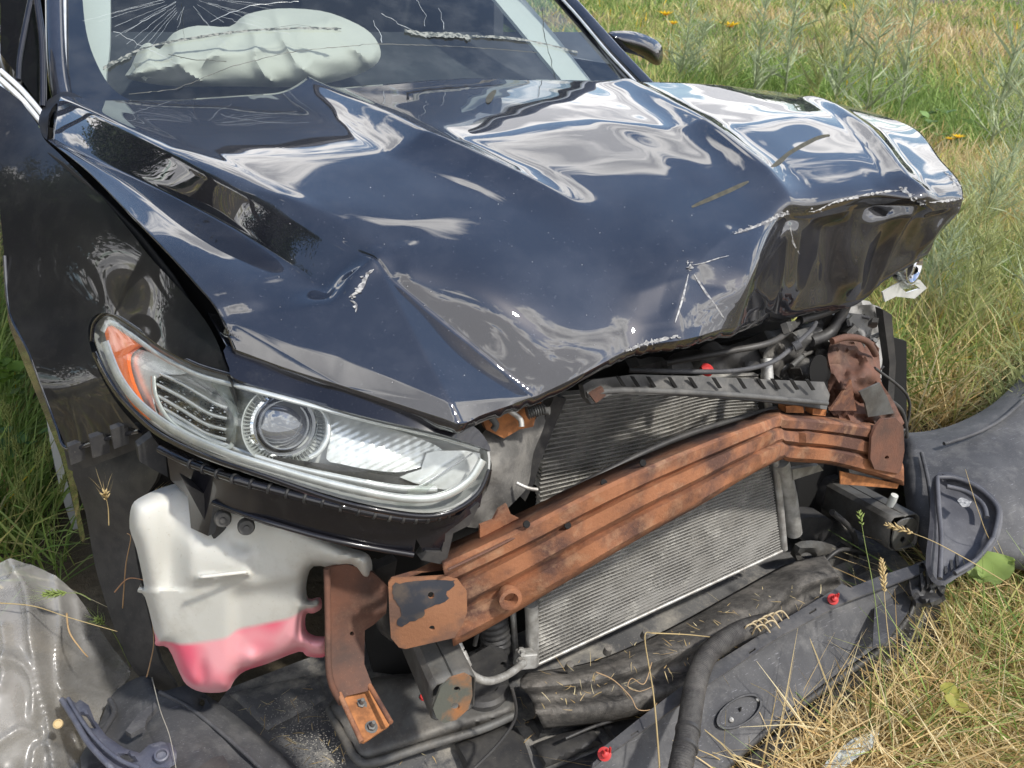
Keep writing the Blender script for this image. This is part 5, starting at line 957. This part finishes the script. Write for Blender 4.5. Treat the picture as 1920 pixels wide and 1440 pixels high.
patch('bracket_arm', [(115, 1312), (128, 1308), (142, 1318), (150, 1312), (166, 1322), (178, 1352), (200, 1380), (232, 1402), (262, 1412), (280, 1396), (300, 1390), (322, 1394), (332, 1410), (330, 1432), (312, 1444), (285, 1446), (240, 1470), (200, 1440), (160, 1395), (135, 1350)], byZ([(115, 1312, .20), (166, 1322, .21), (330, 1420, .24), (240, 1470, .24), (150, 1380, .22)], lambda px, py, d: -.008*np.exp(-d/2.5)), slate, bk, step=6, thick=.008, sharp=40, holes=[np.array([(152, 1340), (162, 1344), (178, 1366), (168, 1364)]), np.array([(225, 1418), (238, 1414), (254, 1428), (240, 1432)])])
tube('arm_edge', [PZ(a, b, z) for a, b, z in [(116, 1312, .212), (140, 1350, .225), (165, 1392, .235), (205, 1436, .245), (240, 1468, .25)]], .0045, slate, bk, 8)
tube('arm_edge', [PZ(a, b, z) for a, b, z in [(128, 1310, .214), (152, 1350, .228), (185, 1392, .238), (225, 1425, .248), (262, 1440, .25)]], .0035, slate, bk, 8)
lathe('eye', PZ(303, 1417, .247), (0, -.3, 1), [(.011, -.004), (.0105, .003), (.008, .004), (.0075, -.002), (0, -.003)], slate, bk, 20)

# ---- cloudy plastic sheet
SHF = [([(30, 1060), (60, 1120), (66, 1200), (80, 1280), (105, 1380), (110, 1480)], .030, 26), ([(110, 1085), (120, 1150), (112, 1220), (118, 1290)], .022, 22), ([(-10, 1105), (30, 1090), (60, 1066)], .015, 14), ([(-20, 1250), (30, 1240), (60, 1270), (70, 1340)], .022, 24), ([(-10, 1400), (40, 1370), (75, 1378)], .014, 16), ([(150, 1130), (165, 1200), (200, 1250), (235, 1270)], .016, 20), ([(130, 1300), (160, 1290), (200, 1300)], .016, 18), ([(150, 1390), (120, 1340), (125, 1300)], .018, 18), ([(10, 1180), (14, 1230), (4, 1290)], .014, 16), ([(60, 1440), (80, 1400), (140, 1420), (180, 1500)], .018, 20)]
ps = patch('plastic_sheet', curve2([(-60, 1080), (0, 1060), (30, 1056), (70, 1064), (110, 1085), (150, 1122), (180, 1170), (215, 1220), (245, 1262), (225, 1290), (200, 1320), (185, 1365), (200, 1440), (230, 1520), (-60, 1520)], 3), byZ([(-60, 1080, .30), (30, 1056, .32), (150, 1122, .24), (245, 1262, .10), (185, 1365, .08), (0, 1300, .24), (80, 1200, .27), (230, 1520, .08), (-60, 1520, .15), (120, 1350, .14)], None), sheetm, None, step=5, thick=0, sharp=None,
  disp=lambda V, v: V+np.array([-.2, -.5, .8])*((lambda x, y: sum(h_*np.clip(1-D_near(np.c_[x, y], dense(l_, 4)[:-1] if False else curve2(l_, 8, False))/w_, 0, 1)**1.6 for l_, h_, w_ in SHF)+.012*vnoise(x/60, y/80, 7)+.003*vnoise(x/24, y/30, 8))(v[:, 0], v[:, 1]))[:, None])
setp(ps, 'crumpled cloudy plastic sheet lying beside the front wheel', 'plastic sheet')
sc_ = lathe('bottle_cap', PZ(110, 1358, .215), (-.2, -.5, .8), [(.0075, 0), (.0075, .005), (.006, .006), (.005, .004), (0, .004)], mat('pale_wood', (.5, .38, .2), rough=.7), None, 16); setp(sc_, 'small round tan disc lying on the cloudy plastic sheet', 'cap')
ws_ = patch('white_plastic_strip', [(1540, 1440), (1560, 1415), (1600, 1385), (1632, 1370), (1650, 1372), (1640, 1400), (1600, 1425), (1570, 1450)], byZ(.05, lambda px, py, d: .006*vnoise(px/20, py/9, 3)), mat('pale_film', (.5, .55, .56), rough=.3), None, step=8, thick=.002); setp(ws_, 'pale blue-white plastic strip half buried in the straw', 'plastic strip')

# ================================================================== VEGETATION
def leafmat(name, rough=.6, trl=.35):
    m = bpy.data.materials.new(name); m.use_nodes = True; t = m.node_tree; b = t.nodes['Principled BSDF']; L = t.links.new
    a = t.nodes.new('ShaderNodeAttribute'); a.attribute_name = 'Col'; L(a.outputs['Color'], b.inputs['Base Color']); b.inputs['Roughness'].default_value = rough; b.inputs['Specular IOR Level'].default_value = .3
    tr = t.nodes.new('ShaderNodeBsdfTranslucent'); L(a.outputs['Color'], tr.inputs[0]); mx_ = t.nodes.new('ShaderNodeMixShader'); mx_.inputs[0].default_value = trl
    L(b.outputs[0], mx_.inputs[1]); L(tr.outputs[0], mx_.inputs[2]); L(mx_.outputs[0], t.nodes['Material Output'].inputs[0]); return m
grassm = leafmat('grass_blades')
def ribbons(name, P0, D, Ln, Wd, bend, colr, m_, parent=None, side=None, seg=3, kind=None, droop=None):
    """many tapered blades: roots P0, directions D, lengths, widths, bend vectors, colours"""
    n = len(P0); t = np.linspace(0, 1, seg+1)
    D = D/np.linalg.norm(D, axis=1)[:, None]
    if side is None:
        a = RNG.uniform(0, 2*np.pi, n); side = np.c_[np.cos(a), np.sin(a), a*0]
    side = side-D*(side*D).sum(1)[:, None]; side /= np.linalg.norm(side, axis=1)[:, None]+1e-9
    C_ = P0[:, None]+D[:, None]*(Ln[:, None]*t)[..., None]+bend[:, None]*((Ln[:, None])*t**2)[..., None]
    w = Wd[:, None]*np.array([.75, 1., .7, .12])[None, :seg+1] if seg == 3 else Wd[:, None]*(1-.9*t)[None]
    V = np.empty((n, seg+1, 2, 3)); V[:, :, 0] = C_-side[:, None]*w[..., None]/2; V[:, :, 1] = C_+side[:, None]*w[..., None]/2
    k = 2*(seg+1); base = (np.arange(n)*k)[:, None, None]; s = np.arange(seg)[None, :, None]*2
    F = base+s+np.array([0, 1, 3, 2])[None, None]
    me = bpy.data.meshes.new(name); me.vertices.add(n*k); me.vertices.foreach_set('co', V.astype(np.float32).ravel())
    nf = n*seg; me.loops.add(nf*4); me.loops.foreach_set('vertex_index', F.astype(np.int32).ravel()); me.polygons.add(nf); me.polygons.foreach_set('loop_start', np.arange(0, nf*4, 4, dtype=np.int32))
    me.polygons.foreach_set('use_smooth', np.ones(nf, bool)); me.update(calc_edges=True)
    at = me.color_attributes.new('Col', 'FLOAT_COLOR', 'POINT'); cc = np.ones((n, k, 4), np.float32); cc[:, :, :3] = colr[:, None]; at.data.foreach_set('color', cc.ravel())
    o = link(name, me, m_, parent)
    if kind: o['kind'] = kind
    return o
def proj(Q):
    d = Q-CP; z = d @ cf; return np.c_[960+FPX*(d @ cs)/z, 720-FPX*(d @ cu)/z], z
GREEN = np.array([(.20, .31, .07), (.25, .36, .09), (.15, .25, .06), (.30, .40, .13)]); STRAW = np.array([(.62, .47, .22), (.72, .58, .31), (.54, .38, .17), (.68, .52, .28), (.78, .68, .42)]); OLIVE = np.array([(.42, .45, .14), (.50, .48, .17), (.36, .42, .13), (.56, .51, .22)])
def pick(pal, n): return pal[RNG.integers(0, len(pal), n)]*RNG.uniform(.75, 1.2, (n, 1))
def field(name, label, poly, n, h, w, lean, fr_green, fr_olive, xr, yr, seed, z=0., dens=None):
    X = RNG.uniform(*xr, n*3); Y = RNG.uniform(*yr, n*3); Q = np.c_[X, Y, X*0+z]
    p, zz = proj(Q); ok = (zz > .2) & inside(p, np.array(poly, float)); Q = Q[ok][:n]; n = len(Q)
    g = fbm(Q[:, 0]*2.2, Q[:, 1]*2.2, seed)*.35+RNG.normal(0, .22, n); col = np.where((g > np.quantile(g, 1-fr_green))[:, None], pick(GREEN, n), np.where((g > np.quantile(g, 1-fr_green-fr_olive))[:, None], pick(OLIVE, n), pick(STRAW, n)))
    a = RNG.uniform(0, 2*np.pi, n); ln = RNG.uniform(*lean, n); D = np.c_[np.cos(a)*ln, np.sin(a)*ln, np.ones(n)]
    L_ = RNG.uniform(*h, n); a2 = a+RNG.normal(0, .8, n); b = RNG.uniform(0, .6, n); B = np.c_[np.cos(a2)*b, np.sin(a2)*b, -b*RNG.uniform(.3, 1.1, n)]
    o = ribbons(name, Q-np.array([0, 0, .01]), D, L_, RNG.uniform(*w, n), B, col, grassm, kind='stuff'); o['label'] = label; return o
# dry straw round the bumper panel
field('dry_grass', 'dry yellow straw matted beside the grey bumper panel', [(1330, 1480), (1450, 1425), (1600, 1345), (1720, 1275), (1775, 1180), (1790, 1100), (1850, 1075), (1960, 1060), (2300, 900), (2500, 1600), (1300, 1600)], 32000, (.10, .32), (.0014, .0042), (.6, 3.2), .08, .10, (-.3, 2.2), (-.9, 1.0), 3)
field('green_grass', 'green tufts growing through the dry straw', [(1590, 1440), (1620, 1360), (1720, 1290), (1790, 1180), (1830, 1090), (2000, 1060), (2100, 1500)], 2600, (.12, .34), (.002, .005), (.1, .8), .75, .2, (-.2, 2.2), (-.9, 1.0), 5)
field('weedy_grass', 'mixed green and straw grass behind the bumper cover', [(1690, 830), (1660, 640), (1700, 400), (2100, 300), (2300, 700), (1960, 720), (1870, 790), (1780, 830)], 26000, (.18, .46), (.002, .0065), (.1, 1.3), .36, .26, (.6, 5), (.3, 4), 7)
field('side_grass', 'green grass growing beside the front wheel', [(-160, 420), (20, 480), (60, 700), (110, 830), (170, 1080), (60, 1100), (-200, 1100)], 7000, (.10, .30), (.0028, .0075), (.1, 1.4), .36, .38, (-2.2, -.97), (.9, 6), 9)
# the meadow
def meadow():
    n = 190000; r = 2.2*np.exp(RNG.uniform(0, 1, n)*math.log(75/2.2)); a = YAW+RNG.uniform(-.62, .62, n); X = CP[0]+r*np.sin(a); Y = CP[1]+r*np.cos(a)
    ok = ~((np.abs(X) < 1.0) & (Y < 5) & (Y > -.6)) & ~((X < 1.9) & (Y < .75) & (X > .2)) & ~((X < 1.0) & (Y < 1)); X, Y, r = X[ok], Y[ok], r[ok]; n = len(X)
    g = fbm(X*.8, Y*.55, 21)+.7*fbm(X*.2, Y*.14, 31)+RNG.normal(0, .33, n); q1, q2 = np.quantile(g, [.50, .82])
    col = np.where((g < q1)[:, None], pick(GREEN, n)*.95, np.where((g < q2)[:, None], pick(OLIVE, n), pick(STRAW, n)*.85))
    y_ = RNG.uniform(0, 1, n) < .009; col[y_] = (.75, .5, .02)
    al = RNG.uniform(0, 2*np.pi, n); ln = RNG.uniform(.05, .7, n); D = np.c_[np.cos(al)*ln, np.sin(al)*ln, np.ones(n)]; hh = (.9+.5*vnoise(X*.9, Y*.9, 41))*RNG.uniform(.14, .42, n); b = RNG.uniform(0, .5, n); B = np.c_[np.cos(al)*b, np.sin(al)*b, -b*.7]
    Z = np.where(np.hypot(X, Y) > 6, .12*fbm(X*.25, Y*.25, 8), 0)-.03
    o = ribbons('meadow_grass', np.c_[X, Y, Z], D, hh, .003+r*.0010*RNG.uniform(.5, 1.5, n), B, col, grassm, kind='stuff'); o['label'] = 'sunlit meadow of green and yellow grass behind the car'
meadow()
def around():
    n = 16000; a = RNG.uniform(0, 2*np.pi, n); r = 2.4*np.exp(RNG.uniform(0, 1, n)*math.log(12)); X = CP[0]+r*np.sin(a); Y = CP[1]+r*np.cos(a); da = (a-YAW+np.pi) % (2*np.pi)-np.pi
    ok = (np.abs(da) > .62) & ~((np.abs(X) < 1.05) & (Y > -.8) & (Y < 5)); X, Y, r = X[ok], Y[ok], r[ok]; n = len(X); col = np.where((RNG.uniform(0, 1, n) < .5)[:, None], pick(OLIVE, n), pick(STRAW, n))
    al = RNG.uniform(0, 6.28, n); D = np.c_[np.cos(al)*.4, np.sin(al)*.4, np.ones(n)]; o = ribbons('surrounding_grass', np.c_[X, Y, X*0-.02], D, RNG.uniform(.15, .35, n), .003+r*.003, np.c_[X*0, X*0, X*0-.1], col, grassm, kind='stuff')
around()
# feathery weeds, one object each
def weed(px, py, h, label, tint, lean=(0, 0), zr=0., n=70, leaf=.05, seed=0, thin=1.):
    r = np.random.default_rng(seed); b = PZ(px, py, zr); t = thing('tall_weed', label, 'weed', tuple(b), 'tall feathery weeds in the meadow')
    k = np.linspace(0, 1, 9); st = np.c_[b[0]+lean[0]*k**1.5*h+.02*np.sin(k*5+seed), b[1]+lean[1]*k**1.5*h, b[2]+h*k]
    v, f = tube_vf(st, np.linspace(.0045, .0012, 9)*(.7+.4*h)*thin, 5); stem = mk('stem', v, f, grassm, t); ca = stem.data.color_attributes.new('Col', 'FLOAT_COLOR', 'POINT'); ca.data.foreach_set('color', np.tile(np.r_[np.array(tint)*.8, 1], len(v)))
    u = r.uniform(.12, 1, n); Pp = np.c_[[np.interp(u, k, st[:, i]) for i in range(3)]].T; a = r.uniform(0, 6.28, n); L_ = leaf*(1.6-u)*r.uniform(.7, 1.5, n)*2
    D = np.c_[np.cos(a), np.sin(a), r.uniform(.4, 1.6, n)]; D /= np.linalg.norm(D, axis=1)[:, None]
    P2 = [Pp]; D2 = [D]; L2 = [L_]
    for s in np.linspace(.15, .95, 8):
        m = n; q = Pp+D*(L_*s)[:, None]; a = r.uniform(0, 6.28, m); d = D*.8+np.c_[np.cos(a), np.sin(a), r.uniform(-.3, .9, m)]*.8; P2.append(q); D2.append(d); L2.append(L_*.38*r.uniform(.5, 1.2, m))
    P2, D2, L2 = np.vstack(P2), np.vstack(D2), np.concatenate(L2); m = len(P2)
    ribbons('foliage', P2, D2, L2, np.maximum(.0016, L2*.027)*thin, r.normal(0, .12, (m, 3)), np.array(tint)[None]*r.uniform(.7, 1.35, (m, 1)), grassm, t)
SG = (.38, .44, .27); YG = (.36, .39, .17)
weeds = [(1405, 215, 1.15, 'thin feathery weed rising directly behind the hood, left of its pair', SG, (.05, 0), 1), (1466, 200, 1.5, 'tallest straight feathery weed standing behind the middle of the hood', SG, (.0, 0), 2), (1560, 230, 1.1, 'leaning grey-green feathery weed right of the tallest one', SG, (.12, 0), 3), (1530, 212, .9, 'short bushy feathery weed between two taller ones behind the hood', YG, (-.1, 0), 4),
 (1872, 620, .80, 'feathery weed with small leaves near the right picture edge', YG, (.03, .02), 5), (1905, 700, 1.0, 'tall weed cut by the right picture edge', SG, (.0, .03), 6), (1760, 560, .42, 'low branching weed beside the folded hood corner', YG, (.1, .05), 7), (1835, 480, .5, 'pale branching weed in the meadow right of the hood', SG, (-.05, 0), 8), (1300, 172, .7, 'small feathery weed beyond the far mirror', SG, (.08, 0), 9), (1895, 880, .5, 'green weed behind the grey bumper cover', YG, (-.1, 0), 10)]
weeds += [(1272, 178, .9, 'feathery weed just right of the far mirror', SG, (.06, 0), 11), (1345, 188, .75, 'small weed left of the three tall feathery ones', YG, (-.05, 0), 12), (1610, 260, 1.0, 'pale weed above the folded hood corner', SG, (.05, 0), 13), (1680, 240, 1.3, 'tall pale weed farther back above the hood corner', SG, (-.06, 0), 14), (1850, 300, 1.2, 'upright weed near the upper right picture corner', SG, (.04, 0), 15),
 (1800, 700, .5, 'bushy weed left of the two weeds at the right picture edge', YG, (-.08, .05), 16), (1730, 640, .45, 'weed brushing the broken far headlight', SG, (.02, .03), 17), (1860, 430, .9, 'slim weed in the meadow at the right picture edge', SG, (-.02, 0), 18), (1915, 560, .7, 'weed half outside the right picture edge', YG, (0, 0), 19)]
for px, py, h, lb_, tint, ln, sd in weeds: weed(px, py, h, lb_, tint, ln, 0, 60 if py < 350 else 80, .075 if py > 350 else .10, sd, 1.5 if py > 350 else 2.4)
# seed-head stalks in front, one object each
def vcol(o, c):
    ca = o.data.color_attributes.new('Col', 'FLOAT_COLOR', 'POINT'); ca.data.foreach_set('color', np.tile(np.r_[np.array(c), 1], len(o.data.vertices)))
def stalk(pts, r_, c, label, head=None, awn=0., seed=0, name='grass_stalk', cat='grass stalk', group=None):
    q = np.array([onax(a, b, 2, z)[0] for a, b, z in pts]); t = thing(name, label, cat, tuple(q[0]), group); pth = curve2(q, 8, False); v, f = tube_vf(pth, np.linspace(r_, r_*.5, len(pth)), 6); vcol(mk('stem', v, f, grassm, t), c)
    if head:
        k, ln = head; r = np.random.default_rng(seed); d = pth[-1]-pth[-4]; d /= np.linalg.norm(d); n = k; s = np.linspace(0, ln, n); Pp = pth[-1]+d*s[:, None]-np.array([0, 0, 1])*(s**2*1.2)[:, None]; a = np.arange(n)*2.4; A_, B_, _ = basis(d)
        D = d*1.3+A_*np.cos(a)[:, None]+B_*np.sin(a)[:, None]; w = np.sin(np.pi*np.clip(s/ln*.9+.1, 0, 1))*.7+.4
        vv = [tube_vf([Pp[i], Pp[i]+D[i]*.0035*w[i], Pp[i]+D[i]*.008*w[i]], [.0006, .0019, .0003], 5) for i in range(n)]; vcol(mk('seed_head', *join(vv), grassm, t), np.array(c)*1.15)
        if awn: ribbons('awns', Pp+D*.006, D*1.0+d*1.6, np.full(n, awn)*r.uniform(.7, 1.2, n), np.full(n, .0005), r.normal(0, .08, (n, 3)), np.tile(np.array(c)*1.3, (n, 1)), grassm, t)
    return t
ST = (.58, .46, .24); GR = (.25, .32, .10)
stalk([(1712, 1500, 0), (1684, 1330, .12), (1664, 1180, .22), (1658, 1110, .27)], .0014, ST, 'straw stalk with brown seed head standing in front of the grey bumper panel', (34, .065), 0, 1)
stalk([(1690, 1500, 0), (1660, 1300, .15), (1640, 1120, .28), (1622, 1020, .34), (1616, 985, .36)], .0012, GR, 'green stalk with small open panicle beside the far rail', (12, .03), 0, 2)
stalk([(1632, 1440, .06), (1648, 1320, .14), (1650, 1210, .20)], .0012, ST, 'short bare straw crossing the corner of the grey bumper panel')
stalk([(1930, 1120, .2), (1850, 1070, .30), (1760, 1020, .36), (1712, 1000, .37)], .0012, ST, 'arching straw stalk reaching over the grey bumper cover', (20, .05), 0, 4)
stalk([(1905, 1080, .1), (1860, 1020, .25), (1835, 960, .33), (1810, 880, .38)], .001, ST, 'thin pale straw leaning over the fog lamp bezel')
stalk([(1240, 1500, .2), (1234, 1400, .22), (1225, 1300, .25), (1209, 1196, .27), (1222, 1187, .275)], .0016, ST, 'long upright straw stem in front of the black foam deflector')
stalk([(1222, 1187, .272), (1290, 1190, .25), (1345, 1196, .24)], .0013, ST, 'straw lying across the black foam deflector')
stalk([(1117, 1260, .22), (1150, 1275, .22), (1182, 1306, .215), (1196, 1330, .21), (1222, 1330, .2), (1232, 1318, .2)], .0011, (.62, .44, .26), 'curled dry blade on the black foam deflector')
stalk([(1222, 1242, .22), (1208, 1282, .22), (1185, 1272, .22), (1178, 1288, .22), (1200, 1296, .21), (1226, 1286, .21)], .0009, (.62, .44, .26), 'looped dry blade on the black foam deflector')
stalk([(-20, 1130, .33), (60, 1136, .335), (130, 1158, .33), (220, 1184, .30)], .0011, ST, 'pale straw lying across the cloudy plastic sheet')
stalk([(170, 1125, .33), (150, 1113, .34), (125, 1112, .345)], .0009, GR, 'green bristly grass head hanging over the cloudy plastic sheet', (26, .035), .03, 7)
stalk([(245, 1250, .1), (215, 1190, .2), (195, 1170, .25)], .0011, GR, 'green bristly grass head at the edge of the cloudy plastic sheet', (22, .04), .03, 8)
stalk([(125, 1150, .31), (130, 1185, .3), (150, 1215, .28), (165, 1232, .26)], .0016, (.6, .42, .22), 'dry twisted blade standing on the cloudy plastic sheet')
stalk([(285, 1270, .2), (300, 1330, .24), (318, 1380, .25), (330, 1440, .25)], .0008, (.6, .58, .5), 'thin pale stem crossing the splash shield')
stalk([(230, 1140, .30), (236, 1060, .40), (245, 1010, .45), (238, 1000, .46)], .0012, (.6, .40, .22), 'dry brown stem tangled beside the white tank')
stalk([(215, 1110, .34), (240, 1085, .38), (272, 1088, .38)], .0014, (.62, .36, .2), 'curved orange-brown stem tangled beside the white tank')
stalk([(275, 1270, .16), (288, 1210, .2), (285, 1160, .25)], .0014, (.55, .36, .2), 'frayed brown stem under the white tank')
stalk([(204, 985, .47), (203, 955, .5), (200, 938, .52)], .0011, ST, 'dry tan ear caught on the wheel arch liner', (12, .02), .035, 11)
stalk([(262, 935, .5), (275, 932, .51), (285, 928, .515)], .0010, ST, 'dry tan ear lying on top of the white tank', (10, .018), .03, 12)
stalk([(325, 1045, .42), (318, 1030, .43), (308, 1020, .44)], .0009, (.7, .66, .35), 'pale yellow ear stuck to the front of the white tank', (9, .014), .02, 13)
hk = thing('dry_husks', 'bunch of dry curled husks lying where the hose meets the foam deflector', 'husks', tuple(PZ(1415, 1180, .22)))
for k, (a, b) in enumerate([(1392, 1188), (1402, 1182), (1412, 1178), (1422, 1172), (1432, 1168), (1445, 1164), (1410, 1190), (1428, 1182)]):
    v, f = tube_vf(curve2([PZ(a, b, .225), PZ(a+8, b-14, .25), PZ(a+22, b-18, .245), PZ(a+34, b-4, .23)], 6, False), .0016, 6); vcol(mk('husk', v, f, grassm, hk), (.6, .5, .33))
BL = ['barley stalk by the wheel with its bristly head second from the left', 'barley stalk with its head in the middle of the clump beside the wheel', 'barley stalk with a low head right of the middle of the clump', 'leftmost tall barley stalk at the left picture edge', 'tall barley stalk leaning close to the wheel arch', 'barley stalk with the lowest head near the left edge', 'bent barley stalk with its head pointing left beside the plastic sheet', 'barley stalk crossing its neighbour at the left edge', 'rightmost barley stalk touching the white strip behind the wheel']
# barley by the wheel
for k, (x, y, x2, y2, s) in enumerate([(40, 1000, 20, 800, 1), (90, 1010, 40, 860, 2), (60, 1050, 70, 880, 3), (20, 960, 8, 790, 4), (110, 990, 92, 870, 5), (10, 1040, 30, 930, 6), (140, 1060, 70, 960, 7), (35, 1010, 10, 880, 8), (80, 1040, 108, 930, 9)]):
    z0 = .02; q0 = PZ(x, y, z0); yy = q0[1]; q1 = P(x2, y2, yy); qm = P((x*.6+x2*.4), (y+y2)/2, yy)
    stalk([(x, y, z0), ((x*.6+x2*.4), (y+y2)/2, qm[2]), (x2, y2, q1[2])], .0016, (.26, .30, .10), BL[k], (30, .06), .05, 20+k, 'barley_stalk', 'barley', 'barley stalks beside the wheel')
# broad leaves
def leafcluster(px, py, z, n, size, label, name, cat, tint, seed, ay=None):
    r = np.random.default_rng(seed); b = PZ(px, py, z) if ay is None else P(px, py, ay); t = thing(name, label, cat, tuple(b))
    for i in range(n):
        a = r.uniform(0, 6.28); d = np.array([math.cos(a), math.sin(a), r.uniform(.2, 1.1)]); d /= np.linalg.norm(d); s = np.cross(d, [0, 0, 1]); s /= np.linalg.norm(s); up = np.cross(s, d); o_ = b+np.array([r.normal(0, size*.8), r.normal(0, size*.8), r.uniform(0, size*2.)]); L_ = size*r.uniform(.7, 1.3); A_ = []
        for u in np.linspace(0, 1, 8):
            w = L_*.42*math.sin(math.pi*min(1, u**.8*.97+.03))+.001; c = o_+d*L_*u-np.array([0, 0, 1])*L_*.35*u*u; A_.append([c+s*w*v+up*(.12*L_*abs(v)+.02*L_*math.sin(u*14)) for v in (-1, -.5, 0, .5, 1)])
        lf = grid('leaf', np.array(A_), grassm, t); vcol(lf, np.array(tint)*r.uniform(.7, 1.3))
leafcluster(15, 745, .0, 16, .05, 'broad-leaved green weed growing behind the wheel arch at the left edge', 'leafy_weed', 'weed', (.14, .24, .04), 3, 1.7)
leafcluster(40, 860, .0, 12, .04, 'low round-leaved green weed among the barley', 'leafy_weed', 'weed', (.09, .19, .07), 4, 1.5)
leafcluster(1752, 292, .0, 8, .15, 'burdock with large pale green leaves in the meadow', 'burdock', 'plant', (.20, .32, .11), 6)
leafcluster(1790, 1350, .10, 4, .035, 'small yellow-green seedling in the straw at lower right', 'seedling', 'plant', (.34, .33, .08), 8)
leafcluster(1775, 1180, .05, 5, .09, 'green dandelion-like leaves hanging over the black bumper skirt', 'leafy_weed', 'weed', (.25, .34, .10), 12)
def flower(px, py, z, s, label):
    b = PZ(px, py, z); t = thing('yellow_flower', label, 'flower', tuple(b), 'yellow flowers in the meadow'); v, f = tube_vf([b-(0, 0, z), b], s*.06, 5); vcol(mk('stem', v, f, grassm, t), (.2, .3, .08)); A_ = []
    for k in range(12): a = k*.5236; d = np.array([math.cos(a), math.sin(a), .35]); n_ = np.array([-math.sin(a), math.cos(a), 0]); A_.append(([b, b+d*s*.5+n_*s*.16, b+d*s, b+d*s*.5-n_*s*.16], [(0, 1, 2, 3)]))
    vcol(mk('petals', *join(A_), grassm, t), (.8, .5, .01)); lathe('flower_centre', b, (0, 0, 1), [(s*.3, 0), (s*.25, s*.12), (0, s*.2)], mat('flower_centre', (.6, .25, .01)), t, 10)
for px, py, z, s, l_ in [(1797, 258, .3, .05, 'yellow flower beside the large burdock leaves'), (1782, 262, .28, .04, 'smaller yellow flower left of its neighbour by the burdock'), (1368, 50, .4, .18, 'orange-yellow flower highest in the meadow behind the car'), (1332, 42, .4, .14, 'pale yellow flower left of the orange-yellow one'), (1248, 28, .4, .16, 'yellow flower nearest the far pillar of the car'), (1262, 45, .4, .12, 'small yellow flower below its neighbour near the far pillar')]: flower(px, py, z, s, l_)
# litter on the trays
def litter(name, label, poly, z, n, ln, wd, pal, flat=.25):
    pts = np.array(poly, float); x0, y0 = pts.min(0); x1, y1 = pts.max(0); q = np.c_[RNG.uniform(x0, x1, n*3), RNG.uniform(y0, y1, n*3)]; q = q[inside(q, pts)][:n]; n = len(q); Q = onax(q[:, 0], q[:, 1], 2, z+RNG.uniform(0, .006, n)); a = RNG.uniform(0, 6.28, n)
    o = ribbons(name, Q, np.c_[np.cos(a), np.sin(a), RNG.normal(0, flat, n)], RNG.uniform(*ln, n), RNG.uniform(*wd, n), RNG.normal(0, .15, (n, 3)), pick(pal, n), grassm, side=np.tile([0, .3, 1.], (n, 1))*0+np.c_[-np.sin(a), np.cos(a), a*0], kind='stuff'); o['label'] = label
litter('straw_litter', 'bits of straw and chaff scattered on the dirty trays', [(420, 1330), (620, 1260), (960, 1230), (1010, 1380), (900, 1440), (500, 1440)], .075, 150, (.006, .035), (.0008, .002), STRAW*.8)
litter('straw_litter', 'bits of straw and chaff on the black foam deflector', [(990, 1270), (1250, 1190), (1500, 1070), (1580, 1110), (1400, 1220), (1030, 1350)], .195, 110, (.005, .03), (.0008, .0022), STRAW*.8)
litter('pale_grit', 'pale grit scattered on the tray beside the splash shield', [(520, 1300), (620, 1330), (650, 1440), (560, 1440), (480, 1350)], .072, 700, (.001, .003), (.001, .003), np.array([(.5, .48, .42), (.35, .33, .3)]), .1)
# trees beside the lane, seen mirrored in the dark paint
def tree(x, y, h, R, label, seed):
    r = np.random.default_rng(seed); t = thing('tree', label, 'tree', (x, y, 0)); v, f = tube_vf([(x, y, -.1), (x+.1, y, h*.3), (x, y+.1, h*.7)], [.22, .16, .07], 10); mk('trunk', v, f, mat('bark_%d' % seed, (.09, .07, .05), rough=.9), t)
    n = 16000; c = r.normal(0, 1, (60, 3)); c /= np.linalg.norm(c, axis=1)[:, None]; c = c*r.uniform(.3, 1, (60, 1))*np.array([R, R, h*.36])+np.array([x, y, h*.62]); k = r.integers(0, 60, n); Pp = c[k]+r.normal(0, R*.17, (n, 3)); D = r.normal(0, 1, (n, 3))
    ribbons('crown', Pp, D, r.uniform(.12, .26, n), r.uniform(.08, .14, n), r.normal(0, .1, (n, 3)), np.array([(.06, .095, .03)])*r.uniform(.6, 1.4, (n, 1)), grassm, t, seg=1)
tree(-8, 7, 7, 2.6, 'leafy tree nearest the car on its near side', 1); tree(-10, 12, 8, 3., 'taller leafy tree farther along the near side', 2); tree(-9, 1, 7, 2.8, 'leafy tree standing behind the photographer on the near side', 3); tree(-8, 4, 6, 2.4, 'smaller leafy tree between two larger ones on the near side', 4); tree(-7, 11, 6.5, 2.4, 'leafy tree standing before the tallest one on the near side', 5)
def hedge():
    n = 26000; a = YAW+RNG.uniform(-1.0, .8, n); r = 78+RNG.normal(0, 2, n); h = 5+2.5*fbm(a*14, a*0, 3); Z = RNG.uniform(0, 1, n)*h; o = ribbons('far_trees', np.c_[CP[0]+r*np.sin(a), CP[1]+r*np.cos(a), Z], RNG.normal(0, 1, (n, 3)), RNG.uniform(.7, 1.6, n), RNG.uniform(.4, .8, n), RNG.normal(0, .1, (n, 3)), np.array([(.07, .10, .035)])*RNG.uniform(.6, 1.5, (n, 1)), grassm, None, seg=1, kind='stuff')
hedge()
